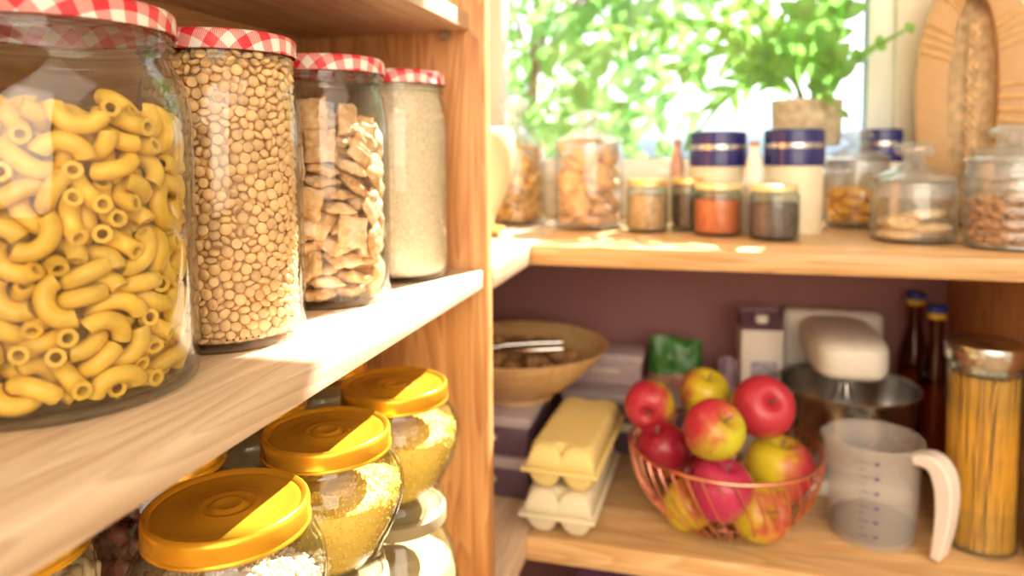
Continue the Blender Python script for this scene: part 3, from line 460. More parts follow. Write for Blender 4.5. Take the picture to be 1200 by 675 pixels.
226,-392,1240,22,-6,-39,-39,448,-106,1168,22,-42,34,-16,-6,-445,1860,36,-48,-4,1,472,164,292,4,27,1,-53,-336,-373,407,18,-41,5,-40,104,-443,530,46,29,14,-21,437,-157,787,32,-2,15,-48,
52,-454,787,41,-37,-21,7,-393,-320,948,23,10,38,39,285,-355,1016,32,17,46,-12,449,127,70,2,60,1,-5,446,-98,319,35,23,42,-6,219,-396,750,16,2,-39,-43,57,-449,1423,38,-33,19,27,
461,53,1644,58,1,-12,12,441,-94,1869,41,13,-25,-34,381,-224,1986,6,-50,9,31,286,-350,191,18,36,-19,40,419,-171,328,32,5,-44,-25,-333,-367,327,21,55,11,-8,470,139,538,30,6,14,-49,
-364,-355,783,34,-6,40,28,459,-81,807,13,-50,29,12,-59,-449,1081,30,25,32,-32,-313,-379,1141,9,49,33,5,-361,278,1248,35,-24,-36,-22,-13,-453,1335,3,-4,-47,-37,431,-159,1420,53,-1,27,-2,
-364,-353,1454,33,44,-11,-21,-331,-370,1773,1,-41,-1,44,164,-421,258,35,-38,18,24,236,-390,471,34,27,41,-5,360,-280,537,29,17,-30,-40,412,-192,1052,49,-21,-28,2,125,-436,1624,43,-41,0,2,
-359,-349,1653,36,38,15,-25,332,-314,1739,28,-28,-40,-19,-346,-365,494,37,4,42,21,422,280,675,32,-43,14,-22,456,-21,775,30,17,-49,-6,396,-225,1443,17,-39,-13,40,-349,-346,1179,5,51,30,-4,
85,-443,1282,23,-18,-36,-38,416,-191,1835,26,-52,3,16,137,-423,1868,42,30,31,6,88,-446,242,10,-14,-46,-34,-17,459,254,21,-5,45,-32,434,262,283,35,-4,-44,20,84,-449,603,21,6,-35,44,
348,-293,618,46,30,21,-9,-296,-392,778,6,-56,18,8,441,224,896,57,-1,15,-12,93,-442,1020,28,26,32,-32,472,147,1200,15,20,-55,-6,-162,422,1092,31,44,-12,24,450,202,1254,41,19,5,39,
441,218,1954,4,39,-44,-11,219,-355,1955,47,22,-18,-23,434,172,29,2,19,-57,-4,-258,-391,30,40,-4,-4,44,429,-153,202,2,-49,-3,-34,445,215,233,15,54,19,-11,192,-413,349,16,20,-36,-41,
399,-218,485,46,27,20,17,388,-233,598,45,-26,-30,-1,458,-83,657,8,10,52,-26,454,189,737,11,55,20,-2,459,-63,944,36,-11,16,-43,463,-15,1055,54,-2,23,15,297,-340,1183,27,-1,45,-28,
32,-454,1697,38,16,34,-28,327,-281,1985,43,-34,-24,-7,469,4,29,3,14,-58,3,-248,-395,735,59,2,-9,2,454,196,798,6,20,49,-28,440,-106,1335,2,-44,11,-39,423,-158,1216,35,29,31,24,
-346,-352,1235,11,44,-39,2,-38,-450,1189,10,-6,-42,-41,424,-177,1296,25,25,-13,-47,-102,-455,1568,17,41,29,29,387,-240,1264,25,29,-29,-36,458,-22,1368,45,18,-20,-29,195,-409,1403,5,10,-37,-46,
428,-162,1533,19,-50,8,27,376,-258,1633,49,-11,-33,3,131,-437,1782,42,-16,-38,-13,100,-418,1945,28,11,-50,14,415,291,202,34,-6,43,24,397,-216,227,5,39,-19,41,442,238,409,29,-20,-23,43,
451,-31,697,39,-9,41,-18,459,42,739,23,-3,54,14,248,-383,824,30,41,30,-11,431,238,830,25,-23,6,49,330,-309,1079,42,30,29,10,453,2,1443,9,38,18,41,-370,-345,1541,36,11,-41,22,
-347,94,29,49,-4,-3,-34,184,-402,2012,24,-44,-31,-9,345,-295,179,39,-2,36,-28,303,-341,340,15,-2,-34,-47,-67,-450,441,35,47,-7,-11,-387,-327,705,38,26,-38,3,449,-76,879,27,30,10,43,
222,-398,1082,9,-4,-35,-48,462,-70,1026,32,49,-10,7,456,190,1438,15,55,7,16,-107,-439,1741,38,-37,21,20,436,229,2021,10,-24,49,-24,426,-34,1966,12,-56,-15,-13,37,-458,540,42,-20,34,17,
-179,-431,823,9,52,8,27,-107,-451,1165,13,-22,34,-42,406,-207,835,11,40,-24,36,-66,-452,1278,36,36,-31,1,412,-188,1753,45,-9,-39,-4,446,141,1834,39,44,-6,11,-370,-320,157,30,23,-8,46,
315,-328,419,33,35,-3,36,-203,-403,527,35,-15,36,29,425,-163,723,24,31,-4,45,454,103,845,8,10,31,-50,-290,346,820,29,40,-3,35,428,247,962,6,10,56,19,-225,-411,917,8,-53,-28,4,
-391,-321,1356,38,34,-31,-5,338,-299,1266,21,-12,44,-33,69,-415,1886,33,-17,-15,-45,454,-19,1611,12,32,-14,-47,-306,332,1592,29,-3,-39,-34,-394,-297,1815,34,-27,-3,41,241,-345,1885,31,24,31,33,
-68,-447,126,34,43,11,-22,462,-20,235,18,-10,-56,-1,50,-450,387,41,44,-2,-3,-341,304,540,27,-47,-24,8,-137,-430,566,0,-20,-39,-41,327,-318,693,10,-29,16,-49,-235,386,1087,34,-38,7,30,
169,-423,1146,24,-5,-33,-44,448,209,1579,3,-32,-48,-16,430,-139,1619,4,-40,11,-44,438,235,1640,6,22,4,-55,401,-170,2025,41,-9,15,40,397,290,915,1,41,-43,6,405,-200,920,31,-40,-22,23,
468,0,1187,5,-41,43,9,454,6,1530,3,-38,-8,-45,407,295,1341,10,20,22,51,-211,-411,1570,10,5,-57,16,165,-422,1695,32,-34,16,34,-387,-293,2019,16,35,-46,2,446,-73,46,29,30,-31,-30,
-216,-411,175,7,-45,-38,-12,452,52,205,50,-5,33,-2,-29,-451,247,37,-43,-9,-17,-183,-427,268,31,6,-13,49,-379,-324,440,39,-4,-45,3,449,-91,737,44,4,32,-25,-223,394,826,3,-13,39,-43,
433,263,1122,26,19,38,34,444,-111,1482,6,-31,30,42,-209,-412,1463,56,23,2,0,451,-16,1728,2,39,-8,-45,-252,375,1637,15,-30,30,40,-173,-422,1694,30,-12,47,19,464,-55,375,6,55,22,8,
430,-145,470,9,46,-12,35,-15,-456,494,18,5,37,43,440,-111,545,2,-48,2,-36,408,295,595,8,34,36,33,-194,413,753,4,-1,46,38,436,259,754,36,1,-40,27,464,-10,860,49,19,22,-20,
-39,-452,1551,37,-31,19,31,-421,164,1632,17,-39,-2,43,382,-202,1896,57,0,-7,-18,-75,-421,2026,60,3,0,-4,6,-452,96,22,-12,-39,-38,-84,-456,302,26,-19,8,50,458,88,378,35,18,-13,43,
-234,436,689,19,41,40,0,-78,447,663,41,-37,18,14,20,-456,648,27,47,14,-21,425,253,1054,0,30,50,-15,-458,-32,1711,14,22,43,33,-466,172,1351,46,23,-27,-12,40,465,1444,9,3,59,-5,
-77,-445,1820,4,-15,-43,-39,432,242,1708,16,9,16,55,20,453,1701,1,13,37,-45,454,49,1882,8,-4,-26,53,436,228,1900,12,-30,-50,-1,-408,-299,1888,38,-30,31,-16,457,120,1954,21,18,43,-31,
165,-397,1942,24,-19,-3,51,83,-448,89,14,-40,30,30,466,55,79,12,-32,-49,-8,462,61,137,7,30,-51,-5,-285,-368,168,7,-21,-54,-13,-398,-307,232,52,-21,22,-7,451,126,337,25,-3,-7,54,
-375,-331,620,27,-35,31,-26,451,-18,612,30,-31,-22,35,-455,183,1039,4,15,55,17,432,-147,861,2,23,-30,-46,-426,164,1297,6,-40,-1,-44,140,-432,1219,38,-34,8,31,414,292,1262,45,-18,34,6,
428,240,1771,3,-26,52,-14,-331,367,1637,23,55,5,-7,184,-333,2000,34,-20,-21,41,-236,406,29,52,-2,4,30,-188,411,351,10,24,-34,42,-376,-328,355,34,49,-4,-5,-162,-422,340,17,26,29,-42,
351,-285,356,26,-12,43,-31,-8,-452,730,43,41,-5,-4,-170,-419,1002,45,-37,12,-5,-460,-63,1020,4,-39,-42,-18,-454,-56,1276,19,-32,-5,-47,-236,84,29,33,-3,4,-50,448,62,1713,1,-38,-15,43,
-400,209,1566,27,-39,-16,33,-141,442,1622,58,12,3,9,418,264,1858,19,-23,-52,3,-321,-342,29,3,-43,41,-3,-141,-431,91,17,0,48,32,-440,104,135,35,33,22,28,448,-81,187,7,-48,18,-31,
-362,-333,278,57,6,15,-5,-239,434,458,29,1,-17,-50,-42,450,587,28,20,33,-36,-253,439,755,39,42,11,16,-452,113,1062,12,2,56,-17,456,37,1322,19,37,39,20,48,492,1380,49,19,-28,-10,
-351,301,1633,24,34,-11,-42,-241,-402,1708,58,-11,-12,6,457,87,1823,44,-10,-24,-31,373,-254,1724,8,-25,31,-44,402,310,1742,21,39,7,-40,314,-98,29,4,11,-59,-3,-137,-390,2019,30,23,1,46,
-144,444,117,53,4,-7,28,-391,240,106,8,-48,12,-33,267,-365,108,35,24,38,-18,-142,433,272,28,-34,34,22,-221,-401,390,19,-50,-20,-19,-349,305,477,1,7,-56,-20,-448,68,598,12,-37,30,-35,
-111,-438,737,23,36,28,-31,-435,236,655,16,-27,51,-4,-338,310,879,29,-4,-30,-43,-281,361,897,12,-2,52,-27,423,-174,1133,16,9,-49,-30,-428,169,1154,41,18,-17,-36,-233,-390,1172,20,38,10,-40,
455,-60,1123,23,35,1,-43,-233,-402,1286,15,21,-54,1,-124,-435,1332,23,-36,-21,-36,395,317,1169,43,11,-37,15,407,294,1415,29,19,-48,11,443,108,1290,33,40,-28,-10,-182,414,1533,24,-42,15,33,
-147,-427,1414,43,-30,26,13,-350,-345,1862,34,1,22,44,420,279,1495,34,3,-37,32,-124,435,1470,27,-11,-43,-30,-102,491,1721,28,-16,27,43,-10,-452,1774,37,-42,-11,-20,-172,472,1582,46,32,8,21,
419,282,1579,32,-4,47,19,453,70,1582,4,47,27,26,-419,-275,1727,7,-18,-47,31,-184,-427,1825,13,-45,-10,36,390,-71,1901,31,-31,-35,-21,362,-171,1961,22,-29,36,31,124,-375,1980,26,52,-9,11,
-190,455,58,11,-49,-14,-29,2,465,142,34,16,-2,47,-133,-432,173,38,-45,10,-4,-164,466,444,52,-17,-2,-25,-253,390,576,19,-36,-19,-40,404,300,513,17,-2,-50,28,-418,-283,645,32,36,-24,-27,
-192,-417,626,10,-32,-40,29,451,46,658,10,37,-13,-45,-413,184,919,24,44,2,33,-291,-351,903,27,-50,-6,-17,-382,-316,837,29,52,4,-2,432,137,1157,10,47,8,-36,-401,-311,1033,42,-35,23,-8,
-185,412,1173,40,-33,-29,-6,-253,374,1461,37,15,40,-19,-397,-290,1427,40,4,-10,43,430,157,1488,26,28,-5,-46,-405,198,1480,39,-24,-38,1,-452,-63,1629,14,29,11,50,-287,319,1882,49,13,31,-11,
66,-452,1765,12,-17,35,-44,-371,-321,1773,52,-20,-19,11,-395,296,1803,8,24,53,-11,393,319,1911,1,-27,-29,45,404,307,70,36,-11,44,16,-121,477,73,1,40,-44,6,80,449,141,50,30,-10,-10,
-65,452,309,26,32,40,-16,-235,-393,314,48,-30,-6,-18,-448,85,353,38,-21,-40,-10,-407,194,507,42,11,41,-1,-186,412,563,30,40,-9,32,-444,244,523,5,-40,8,44,-387,241,565,29,34,40,1,
-200,415,645,10,47,-2,36,-316,329,667,25,2,52,-17,-129,-436,653,33,-21,42,17,14,462,857,35,18,13,-44,-247,426,884,41,18,-14,-38,-490,73,889,19,-9,-30,48,-446,70,1011,38,-25,-36,15,
-162,439,1019,8,51,28,12,-346,310,1056,28,34,22,-34,-436,232,1120,18,-11,56,7,-276,-359,1242,40,27,-36,3,406,-198,1363,43,-15,-38,3,-294,407,1349,21,-42,-4,37,-233,435,1586,28,-9,-52,6,
434,129,1752,40,20,-40,4,-127,-423,1950,6,50,16,-27,261,-309,1972,6,-51,0,-31,316,-203,2000,7,7,-40,43,400,245,29,1,-58,-15,5,-129,450,29,41,-2,3,43,-430,183,34,2,38,43,16,
36,462,80,56,-14,6,16,-282,405,72,5,59,-2,11,-342,353,74,4,-15,58,-6,-383,-308,56,7,16,-16,55,-484,140,156,8,-32,9,-50,-343,295,240,17,27,-32,-40,-444,212,290,38,-6,1,46,
-427,182,346,58,1,-15,-2,-86,459,447,6,15,4,-58,-303,348,454,2,8,-54,-24,-114,450,551,51,-12,-4,-29,-375,275,659,18,-17,-7,54,-490,33,651,9,58,-12,-3,-438,161,852,57,7,-2,18,
450,119,924,25,-16,-50,-14,-480,103,839,51,28,4,-12,-419,-283,1110,42,-33,21,-16,-445,132,984,8,-1,42,-42,-194,-412,1346,2,34,32,38,457,2,990,46,18,24,24,-343,294,1169,39,-29,-35,-6,
380,-39,29,54,2,4,25,446,80,1219,11,45,8,-37,-254,376,1551,16,-28,34,37,438,181,1309,58,8,-3,13,-443,96,1331,24,33,28,35,93,454,1561,25,6,-21,-50,448,83,1512,13,-51,10,-27,
381,264,1804,23,52,19,-9,-454,-43,1552,36,-10,38,-28,120,-283,29,1,49,34,-5,405,305,1659,6,33,31,39,-154,139,29,5,-58,-16,-2,8,-387,1904,37,-30,-36,-6,330,-225,1937,9,-1,55,-21,
-53,-432,1937,34,49,2,7,-84,453,231,9,47,-20,29,-384,255,281,14,-24,-3,53,-488,63,284,21,-31,45,12,157,430,384,22,-23,27,43,445,78,455,15,-40,1,-42,433,145,477,43,-32,9,-25,
430,182,589,2,49,-34,-6,-259,380,656,0,-41,36,-25,-147,442,630,21,-12,-29,46,-52,-454,653,24,48,9,-26,-35,493,701,49,14,3,-31,454,42,817,3,-34,-28,41,-453,45,830,27,17,-39,-33,
-390,231,1185,35,15,-39,-26,62,491,920,43,1,-22,36,-461,183,966,26,51,-7,17,-50,453,969,7,-22,44,33,-104,483,1021,18,55,-8,-12,344,366,1207,27,-51,5,-15,-434,127,1448,26,-17,39,-34,
-385,-312,1280,29,-20,6,-48,-233,-403,1409,15,-53,22,9,-403,-287,1491,47,-21,-4,-30,-14,494,1459,6,53,-19,20,-323,374,1509,0,-36,46,-12,-354,281,1548,43,-12,-38,-15,-124,-437,1639,18,29,23,-44,
-233,392,1786,22,49,-16,21,-452,14,1651,38,-22,35,-20,392,-133,1887,48,24,4,-27,63,451,1800,41,-36,25,1,-198,255,1933,18,20,53,-10,-243,202,1953,37,25,-34,-21,-448,72,1860,19,-47,-19,26,
226,-160,2051,0,21,56,-1,414,-93,2000,54,-10,-5,23,404,286,1987,26,-5,-54,0,-331,383,276,35,-2,-39,-29,-23,-451,352,20,27,32,-38,-288,356,520,9,20,-19,52,-296,341,593,24,-13,38,-38,
-156,443,698,5,-44,-41,2,-365,334,716,10,-51,27,13,-348,288,808,18,-40,17,37,-403,234,847,41,-16,11,39,458,53,1081,42,-34,-21,16,-419,-261,1251,44,-10,-37,-15,434,127,1662,34,-38,22,-22,
-284,359,1394,6,31,-43,-28,-90,444,1772,39,-44,-8,-8,-110,441,1555,36,-46,11,5,83,448,1634,49,-33,-9,-3,-153,425,1817,25,-36,20,37,-260,-71,29,4,-60,1,-3,-243,-398,119,6,36,-48,6,
-448,63,225,21,-30,33,-34,-253,379,417,29,11,31,-41,-448,-64,607,40,29,-28,-20,-367,264,995,18,27,-35,-36,-312,333,749,10,28,-43,-29,434,149,1001,41,40,-17,-6,-94,485,806,49,-5,-13,-31,
-235,-389,808,14,-22,-39,38,-190,410,945,33,-40,16,26,-253,-392,1042,36,-7,-1,-48,445,80,990,42,2,43,3,138,437,1036,49,-26,1,-22,-207,-404,1092,28,-35,-10,-39,-403,-285,1176,29,13,8,50,
-155,-425,1513,16,0,46,35,-431,-243,1321,2,-32,19,47,-375,272,1476,15,57,-4,12,-53,452,1504,3,9,-32,50,-74,486,1629,50,9,-12,-30,-150,438,1731,28,21,-40,-28,-279,374,1741,48,8,19,30,
19,-208,29,57,0,5,17,-405,200,1854,34,0,38,-31,-109,360,1903,20,53,1,20,-381,-316,1953,31,-19,26,-40,-332,-327,1999,18,0,54,-19,-296,341,194,7,28,-30,43,-214,407,280,31,8,23,-46,
-386,328,304,42,-32,-28,6,-419,-280,308,36,36,-1,-32,-335,307,324,16,46,-18,30,-346,297,404,49,18,25,-15,-166,437,503,9,-7,58,10,-215,-410,461,57,-14,9,6,-460,-2,569,41,2,-33,27,
-478,123,597,35,-23,13,41,-421,177,603,50,20,22,14,-429,-262,812,33,-3,50,3,-183,-413,705,29,-5,42,31,-388,254,899,2,4,55,-23,433,179,939,13,-18,-51,-22,441,119,1077,29,-42,-4,-32,
-450,104,1259,9,-56,-5,19,-55,449,1254,45,39,-3,6,-433,237,1249,6,54,-21,-14,46,449,1250,38,43,-15,9,-280,357,1300,40,-29,-33,4,-228,-392,1636,24,14,-45,29,-389,238,1639,2,-23,21,51,
-205,-397,2009,43,9,3,41,399,-35,2026,58,-14,5,-8,-66,462,50,45,-3,-39,-1,-455,-224,65,19,-40,3,-40,-180,419,168,31,-50,10,11,-413,193,242,26,5,52,-13,-417,-281,390,34,10,-35,34,
-274,-361,438,41,-31,30,-7,-424,-277,473,38,0,43,17,-438,156,740,48,9,6,34,24,455,736,29,5,-37,38,-408,194,794,40,34,19,22,-454,-224,905,44,-5,39,12,-178,433,878,60,0,-3,-6,
-147,469,922,9,5,0,59,-439,-228,987,21,-44,33,12,419,184,1066,6,36,35,-33,-302,351,1035,14,44,24,29,-454,-216,1076,25,-20,-24,45,-132,436,1275,26,50,-10,17,-303,339,1117,42,-22,-30,-22,
-190,457,1240,12,-8,-58,-8,-39,465,1326,27,20,-49,-4,-66,452,1417,8,-11,50,-30,-363,319,1378,7,-32,-28,-42,-136,471,1405,23,22,-4,-51,-413,191,1714,10,-20,31,-46,-414,-285,1570,36,34,3,-34,
-107,454,1674,6,58,-13,3,-404,-297,1650,44,37,-17,1,51,-118,2060,46,2,15,-35,213,446,2047,50,15,-8,-28,308,46,2042,2,-2,-6,60,-267,1,2030,1,51,-28,-14,-77,157,2029,2,30,-47,21,
-20,494,2033,17,5,-14,-56,-25,-153,2048,2,54,21,16,124,-139,2037,15,37,44,-12,15,-269,2049,35,-6,44,-21,-387,182,2032,6,-45,38,-11,-431,-266,1964,32,-2,45,24,-271,424,2049,26,-16,-48,-20,
-455,58,2033,4,9,8,59,-77,207,2069,11,6,59,3,105,125,2052,18,-51,23,15,-459,-185,2027,0,-55,-20,-12,-437,250,2046,30,29,43,-2,117,7,2067,2,-12,-2,-59,-50,278,2053,59,9,-4,0,
188,236,2043,22,-1,-16,54,-197,-171,2040,26,-37,-7,-39,-184,-112,2016,37,37,-20,-23,-138,-238,2031,59,-4,4,-6,50,-330,2050,50,21,11,-23,-19,429,2050,17,-30,-37,-32,413,87,2019,15,57,12,6,
-132,56,2050,17,50,26,12,1,361,2045,24,14,-9,-53,-144,237,2062,5,21,-5,56,78,-280,2026,11,-55,19,11,181,-7,2043,52,-16,-17,19,239,-281,2033,55,7,-4,23,69,290,2043,1,59,10,1,
152,-279,2042,52,18,-22,9,96,449,2048,6,1,-2,-60,-404,108,2050,0,-3,-60,-6,-231,-214,2007,22,-32,-39,-24,107,364,29,58,-3,4,15,274,-81,2044,5,0,0,-60,27,-190,2032,44,-15,-13,35,
345,-112,2022,43,31,-28,0,364,332,2035,40,1,8,44,
    ],
    'cereal': [
105,-452,1674,33,-24,-35,-26,182,-434,1398,35,-23,-36,-25,58,-465,899,32,34,-24,29,388,-264,624,9,-40,16,41,-91,-461,1243,42,-43,3,-5,442,-148,1385,38,-5,43,-18,12,-403,309,8,11,24,-53,
98,-387,708,1,-12,22,-55,-205,-420,391,38,-43,1,-17,348,-241,1636,43,2,42,-1,466,-12,831,42,13,39,13,467,34,515,41,9,-43,-4,222,-269,513,7,13,-9,57,274,-240,377,5,-56,18,10,
463,54,1173,11,38,14,43,243,-263,841,7,-20,-56,2,87,-324,1095,6,-48,-35,3,320,-193,1217,27,-14,4,-52,81,-360,58,38,-2,1,47,126,-322,1203,8,-26,-53,3,449,82,147,30,-24,-29,36,
345,-156,1054,2,49,27,-21,-82,-356,1491,11,7,-11,58,236,-55,62,2,-1,-60,0,325,-141,188,18,-1,8,57,116,-312,165,57,-5,0,-17,-69,-355,628,48,12,1,34,203,-264,965,3,3,2,60,
-55,-274,468,8,-32,50,-9,-162,-331,1014,51,-9,3,30,-225,-313,190,50,8,-17,26,-253,-269,625,22,19,-4,52,313,36,268,15,20,55,-2,-136,-347,1622,11,0,-11,58,-188,-320,775,16,-3,4,58,
404,230,1441,23,45,-5,-32,-289,-232,1409,54,1,-7,-26,238,-217,1469,1,-59,0,9,285,7,892,56,-4,20,-2,-237,-325,1225,32,-50,-8,-5,117,-228,283,47,1,-5,37,-166,-239,118,5,-50,-28,-17,
212,-173,705,19,-54,20,-1,339,-5,1492,24,44,-25,22,330,-52,494,39,41,-18,-9,201,-86,1346,25,-1,8,54,120,-216,1594,2,-59,-8,-3,-127,-309,894,9,58,13,0,386,261,998,22,44,0,-34,
-324,-189,561,6,-50,28,17,378,276,654,39,-8,41,19,265,78,1557,26,20,46,-19,73,-51,1068,42,4,-2,43,-350,-72,786,7,3,27,53,265,186,1014,18,50,-5,-27,-368,-65,1606,44,11,-6,-38,
319,116,1226,2,-43,-21,36,-87,-105,331,18,-15,-11,54,-185,426,1587,21,-6,-44,-35,276,266,372,7,53,-17,-20,258,37,689,4,-59,-4,-9,-292,-219,1189,37,23,-22,35,-167,52,1351,22,-54,-7,11,
-362,-132,1113,4,-3,51,30,-366,-16,969,42,4,-3,42,133,9,1203,5,-48,33,13,30,209,1028,42,-17,-12,-38,-6,-3,173,12,50,-31,-1,-95,-141,1139,25,21,48,15,-310,-195,408,10,-48,30,15,
142,186,778,45,-6,-10,38,177,323,161,50,-10,-5,31,22,-113,772,53,-4,-23,-15,-368,-37,1489,12,-1,59,4,45,52,869,8,58,0,14,-98,-53,62,0,-53,-27,-2,-83,-18,1400,14,-51,17,23,
250,241,85,3,57,-14,12,64,165,1615,6,23,54,13,147,326,1331,7,27,49,21,-213,268,284,3,15,58,6,155,400,785,25,24,22,-44,65,192,270,11,-57,14,1,302,185,497,17,37,-42,-13,
-361,81,1317,6,-56,-4,19,-39,-94,1492,12,-55,14,15,-395,256,981,40,-10,-41,-15,-240,57,1109,20,21,-7,52,-41,-3,479,38,-4,-10,-45,-62,40,587,25,-4,4,54,71,427,1016,6,12,31,-50,
-94,-39,947,42,10,-4,-42,268,381,1223,39,-32,31,7,-350,48,158,49,5,-8,34,-336,15,268,5,-27,52,10,63,120,363,51,10,2,-29,-334,125,505,1,52,29,-8,73,262,526,1,57,-5,19,
-7,471,557,31,30,30,-29,-61,216,863,3,-11,20,55,-30,385,1532,40,40,18,11,-318,265,1593,24,33,-29,33,-273,159,1575,38,46,7,1,
    ],
    'cookie': [
43,-383,1165,4,-12,47,35,-93,-393,354,41,-39,18,9,255,-279,831,11,-44,23,32,-266,-288,706,3,-23,-28,48,358,-177,1162,19,26,-38,-34,311,102,361,29,27,-45,9,58,-274,613,1,60,-6,-1,
-241,-180,1199,2,-7,-57,17,71,-274,95,2,59,8,-1,190,-209,256,9,56,-21,1,-121,-255,980,14,7,-3,58,-283,-63,124,11,-59,3,-6,-11,-132,821,5,1,58,13,88,-104,414,28,-9,-7,-52,
263,101,95,2,-6,60,-1,-271,83,1334,20,9,4,-56,265,89,637,3,-43,42,1,-272,-111,488,8,9,58,6,-266,-109,303,57,6,-6,17,-397,65,721,5,45,-1,40,278,72,818,7,-26,53,2,
5,282,1303,4,-54,26,-6,-259,126,981,1,-57,-17,8,99,-84,1196,48,-4,-22,27,178,354,428,10,30,36,-37,265,111,1001,4,42,42,7,-98,129,764,58,12,4,8,-131,248,95,1,-22,56,2,
166,245,1165,40,15,-11,-41,-128,249,607,3,-59,-8,1,94,381,802,35,48,1,-10,
    ],
    'granola': [
180,-464,755,16,-1,-44,-37,221,-448,120,19,3,43,-37,65,-485,1168,45,31,19,-16,255,-428,1018,11,11,-43,-39,193,-432,1307,7,19,-24,51,-112,-485,634,28,20,-39,30,393,-304,231,20,17,-36,-40,
-41,-474,810,16,-27,-25,-45,419,-268,733,30,-43,-12,27,53,-466,1001,4,15,-47,-34,-77,-448,1165,35,10,38,-29,-240,-423,827,12,13,33,47,-319,-381,623,29,-44,-2,-28,371,-223,447,17,14,24,-50,
475,-146,1235,22,28,-34,-34,-352,-353,1013,26,-41,-6,-35,361,-262,1096,23,-54,-11,6,-18,-437,109,12,-2,13,-57,71,-431,304,8,-59,-6,-6,-136,-418,1348,11,-58,11,4,235,-351,311,2,-13,-16,56,
38,-423,205,9,-48,-35,-5,435,-156,269,35,-36,3,32,-222,-361,414,33,19,-2,46,132,-411,428,17,6,-57,1,240,-350,462,55,-3,15,-19,73,-412,559,60,6,3,-3,-418,-269,795,39,-33,30,-10,
-155,-395,284,53,3,-12,25,-28,-434,390,4,-60,2,2,293,-330,638,8,21,-55,-10,289,-311,541,15,13,1,57,412,-145,822,34,-9,-19,-45,261,-355,1185,11,-56,-18,5,405,-118,86,54,-19,5,18,
-102,-405,487,2,16,57,8,83,-415,655,1,-37,46,12,-183,-391,165,14,-15,-3,56,266,-333,875,39,14,10,42,-251,-376,1145,10,-14,-55,16,372,-224,954,52,-5,-2,30,386,-163,634,28,15,-20,47,
-217,-362,1277,7,-38,45,7,-337,-272,1358,6,26,54,-3,327,-271,64,51,-2,-9,-29,495,42,1082,23,-33,-24,37,-168,-385,52,28,3,1,53,-339,-272,274,3,-54,25,-7,-150,-402,1018,8,-17,-57,5,
322,-266,1294,10,-7,-1,59,420,-102,391,15,5,48,-31,-346,-246,82,59,4,-8,5,57,-381,915,2,9,-13,58,-481,-131,177,29,38,-18,-32,-171,-350,928,2,57,-17,-5,-305,-295,186,7,47,34,12,
489,91,817,40,-23,33,-19,-319,-278,387,12,-40,-43,-1,441,-40,575,31,17,2,48,408,-30,920,12,-59,2,2,253,-293,771,21,-47,-31,4,-349,-241,1250,10,2,-9,58,-460,-134,366,35,-30,11,-36,
319,-117,1231,5,-34,49,5,449,36,684,43,-12,12,-38,477,73,1306,34,-16,47,-7,388,-115,1023,9,59,9,-1,-494,-60,1332,37,-17,-37,24,-360,-223,504,10,-35,47,-5,423,-34,216,47,33,16,-5,
-485,-111,649,33,-33,30,-23,228,-40,1325,3,22,-54,12,-408,-115,1200,54,7,-12,23,-157,114,1309,45,-28,-23,-15,-198,-336,593,21,-54,15,-7,423,-6,415,48,-33,-2,15,294,-239,229,5,44,5,40,
-247,-226,992,6,-18,19,54,-396,-165,1093,39,5,-7,-45,-279,319,220,36,4,-36,32,-44,-270,1258,55,1,-8,-23,-20,23,1348,12,54,20,13,176,390,1356,0,27,54,3,91,-316,1120,5,30,52,-1,
308,172,1316,6,9,-59,-6,416,70,64,51,-11,0,30,166,-341,128,41,28,-24,23,416,70,232,32,-47,0,18,-134,-359,724,27,-53,6,-2,-398,-111,856,21,55,10,-4,395,194,950,50,9,-6,-31,
422,240,1209,33,-38,31,-9,370,-57,1154,37,9,-8,45,-143,-133,1291,47,-8,-8,-36,-352,166,93,23,49,23,11,430,188,398,47,-18,23,-23,-329,-215,734,4,28,49,20,61,-136,1306,12,44,-39,-3,
-189,378,275,39,36,-5,-29,-372,-87,214,45,31,-25,-1,-302,295,405,10,40,-43,5,-434,3,537,6,-42,43,1,29,-323,845,36,12,-9,46,-397,-147,995,55,0,-10,22,-61,419,366,48,24,-17,-21,
122,411,350,2,-60,5,-2,58,417,479,45,-20,12,-32,427,129,528,45,-10,16,-36,-423,24,1147,1,-58,-9,-10,-400,169,1357,31,13,2,-50,-205,369,449,58,-12,7,-5,186,-129,906,14,-49,-32,2,
326,327,1041,52,16,-21,-13,-33,429,154,59,-3,-8,6,-104,412,605,2,25,53,-12,-222,-237,852,9,-23,54,6,324,70,1110,58,6,-2,15,-136,-300,1164,14,-12,-4,-57,-419,-42,52,3,-55,24,0,
-341,-30,1338,17,-17,-55,-6,-365,214,253,53,11,10,-24,-244,345,91,14,-57,1,-14,
    ],
    'apricot': [
274,-230,476,22,-53,-12,12,-53,-315,578,3,-29,51,11,-226,-213,266,6,12,-57,-15,-307,-104,556,29,0,-14,51,-103,-298,402,40,5,7,-44,348,-160,174,3,47,-18,33,22,-315,94,1,56,22,-2,
116,-284,271,2,-52,29,-5,-283,-140,95,0,-55,24,3,-281,72,436,59,7,1,-4,-305,74,256,58,2,7,-15,77,-4,325,2,-36,39,-27,124,30,95,2,27,-53,2,327,13,311,25,51,9,17,
-243,200,102,1,-6,59,7,280,95,510,4,24,-54,9,69,348,149,23,-50,24,7,236,247,292,38,23,21,-35,
    ],
    'almond': [
-121,-470,319,2,-12,-44,-39,-232,-422,592,10,-27,-26,-46,-174,-443,180,23,10,-27,47,-303,-375,79,12,-16,-46,32,-309,-353,339,7,-23,-53,-16,-342,-294,684,9,-55,-7,-21,-280,-373,461,3,56,-14,-16,
-450,-182,552,25,22,32,38,-476,-85,215,10,-45,4,-38,-58,-442,442,9,12,-58,-5,-7,-170,682,24,40,-36,11,-479,-77,407,33,-32,22,-32,-13,-421,64,2,-34,-49,5,-297,-320,201,12,-16,-1,-57,
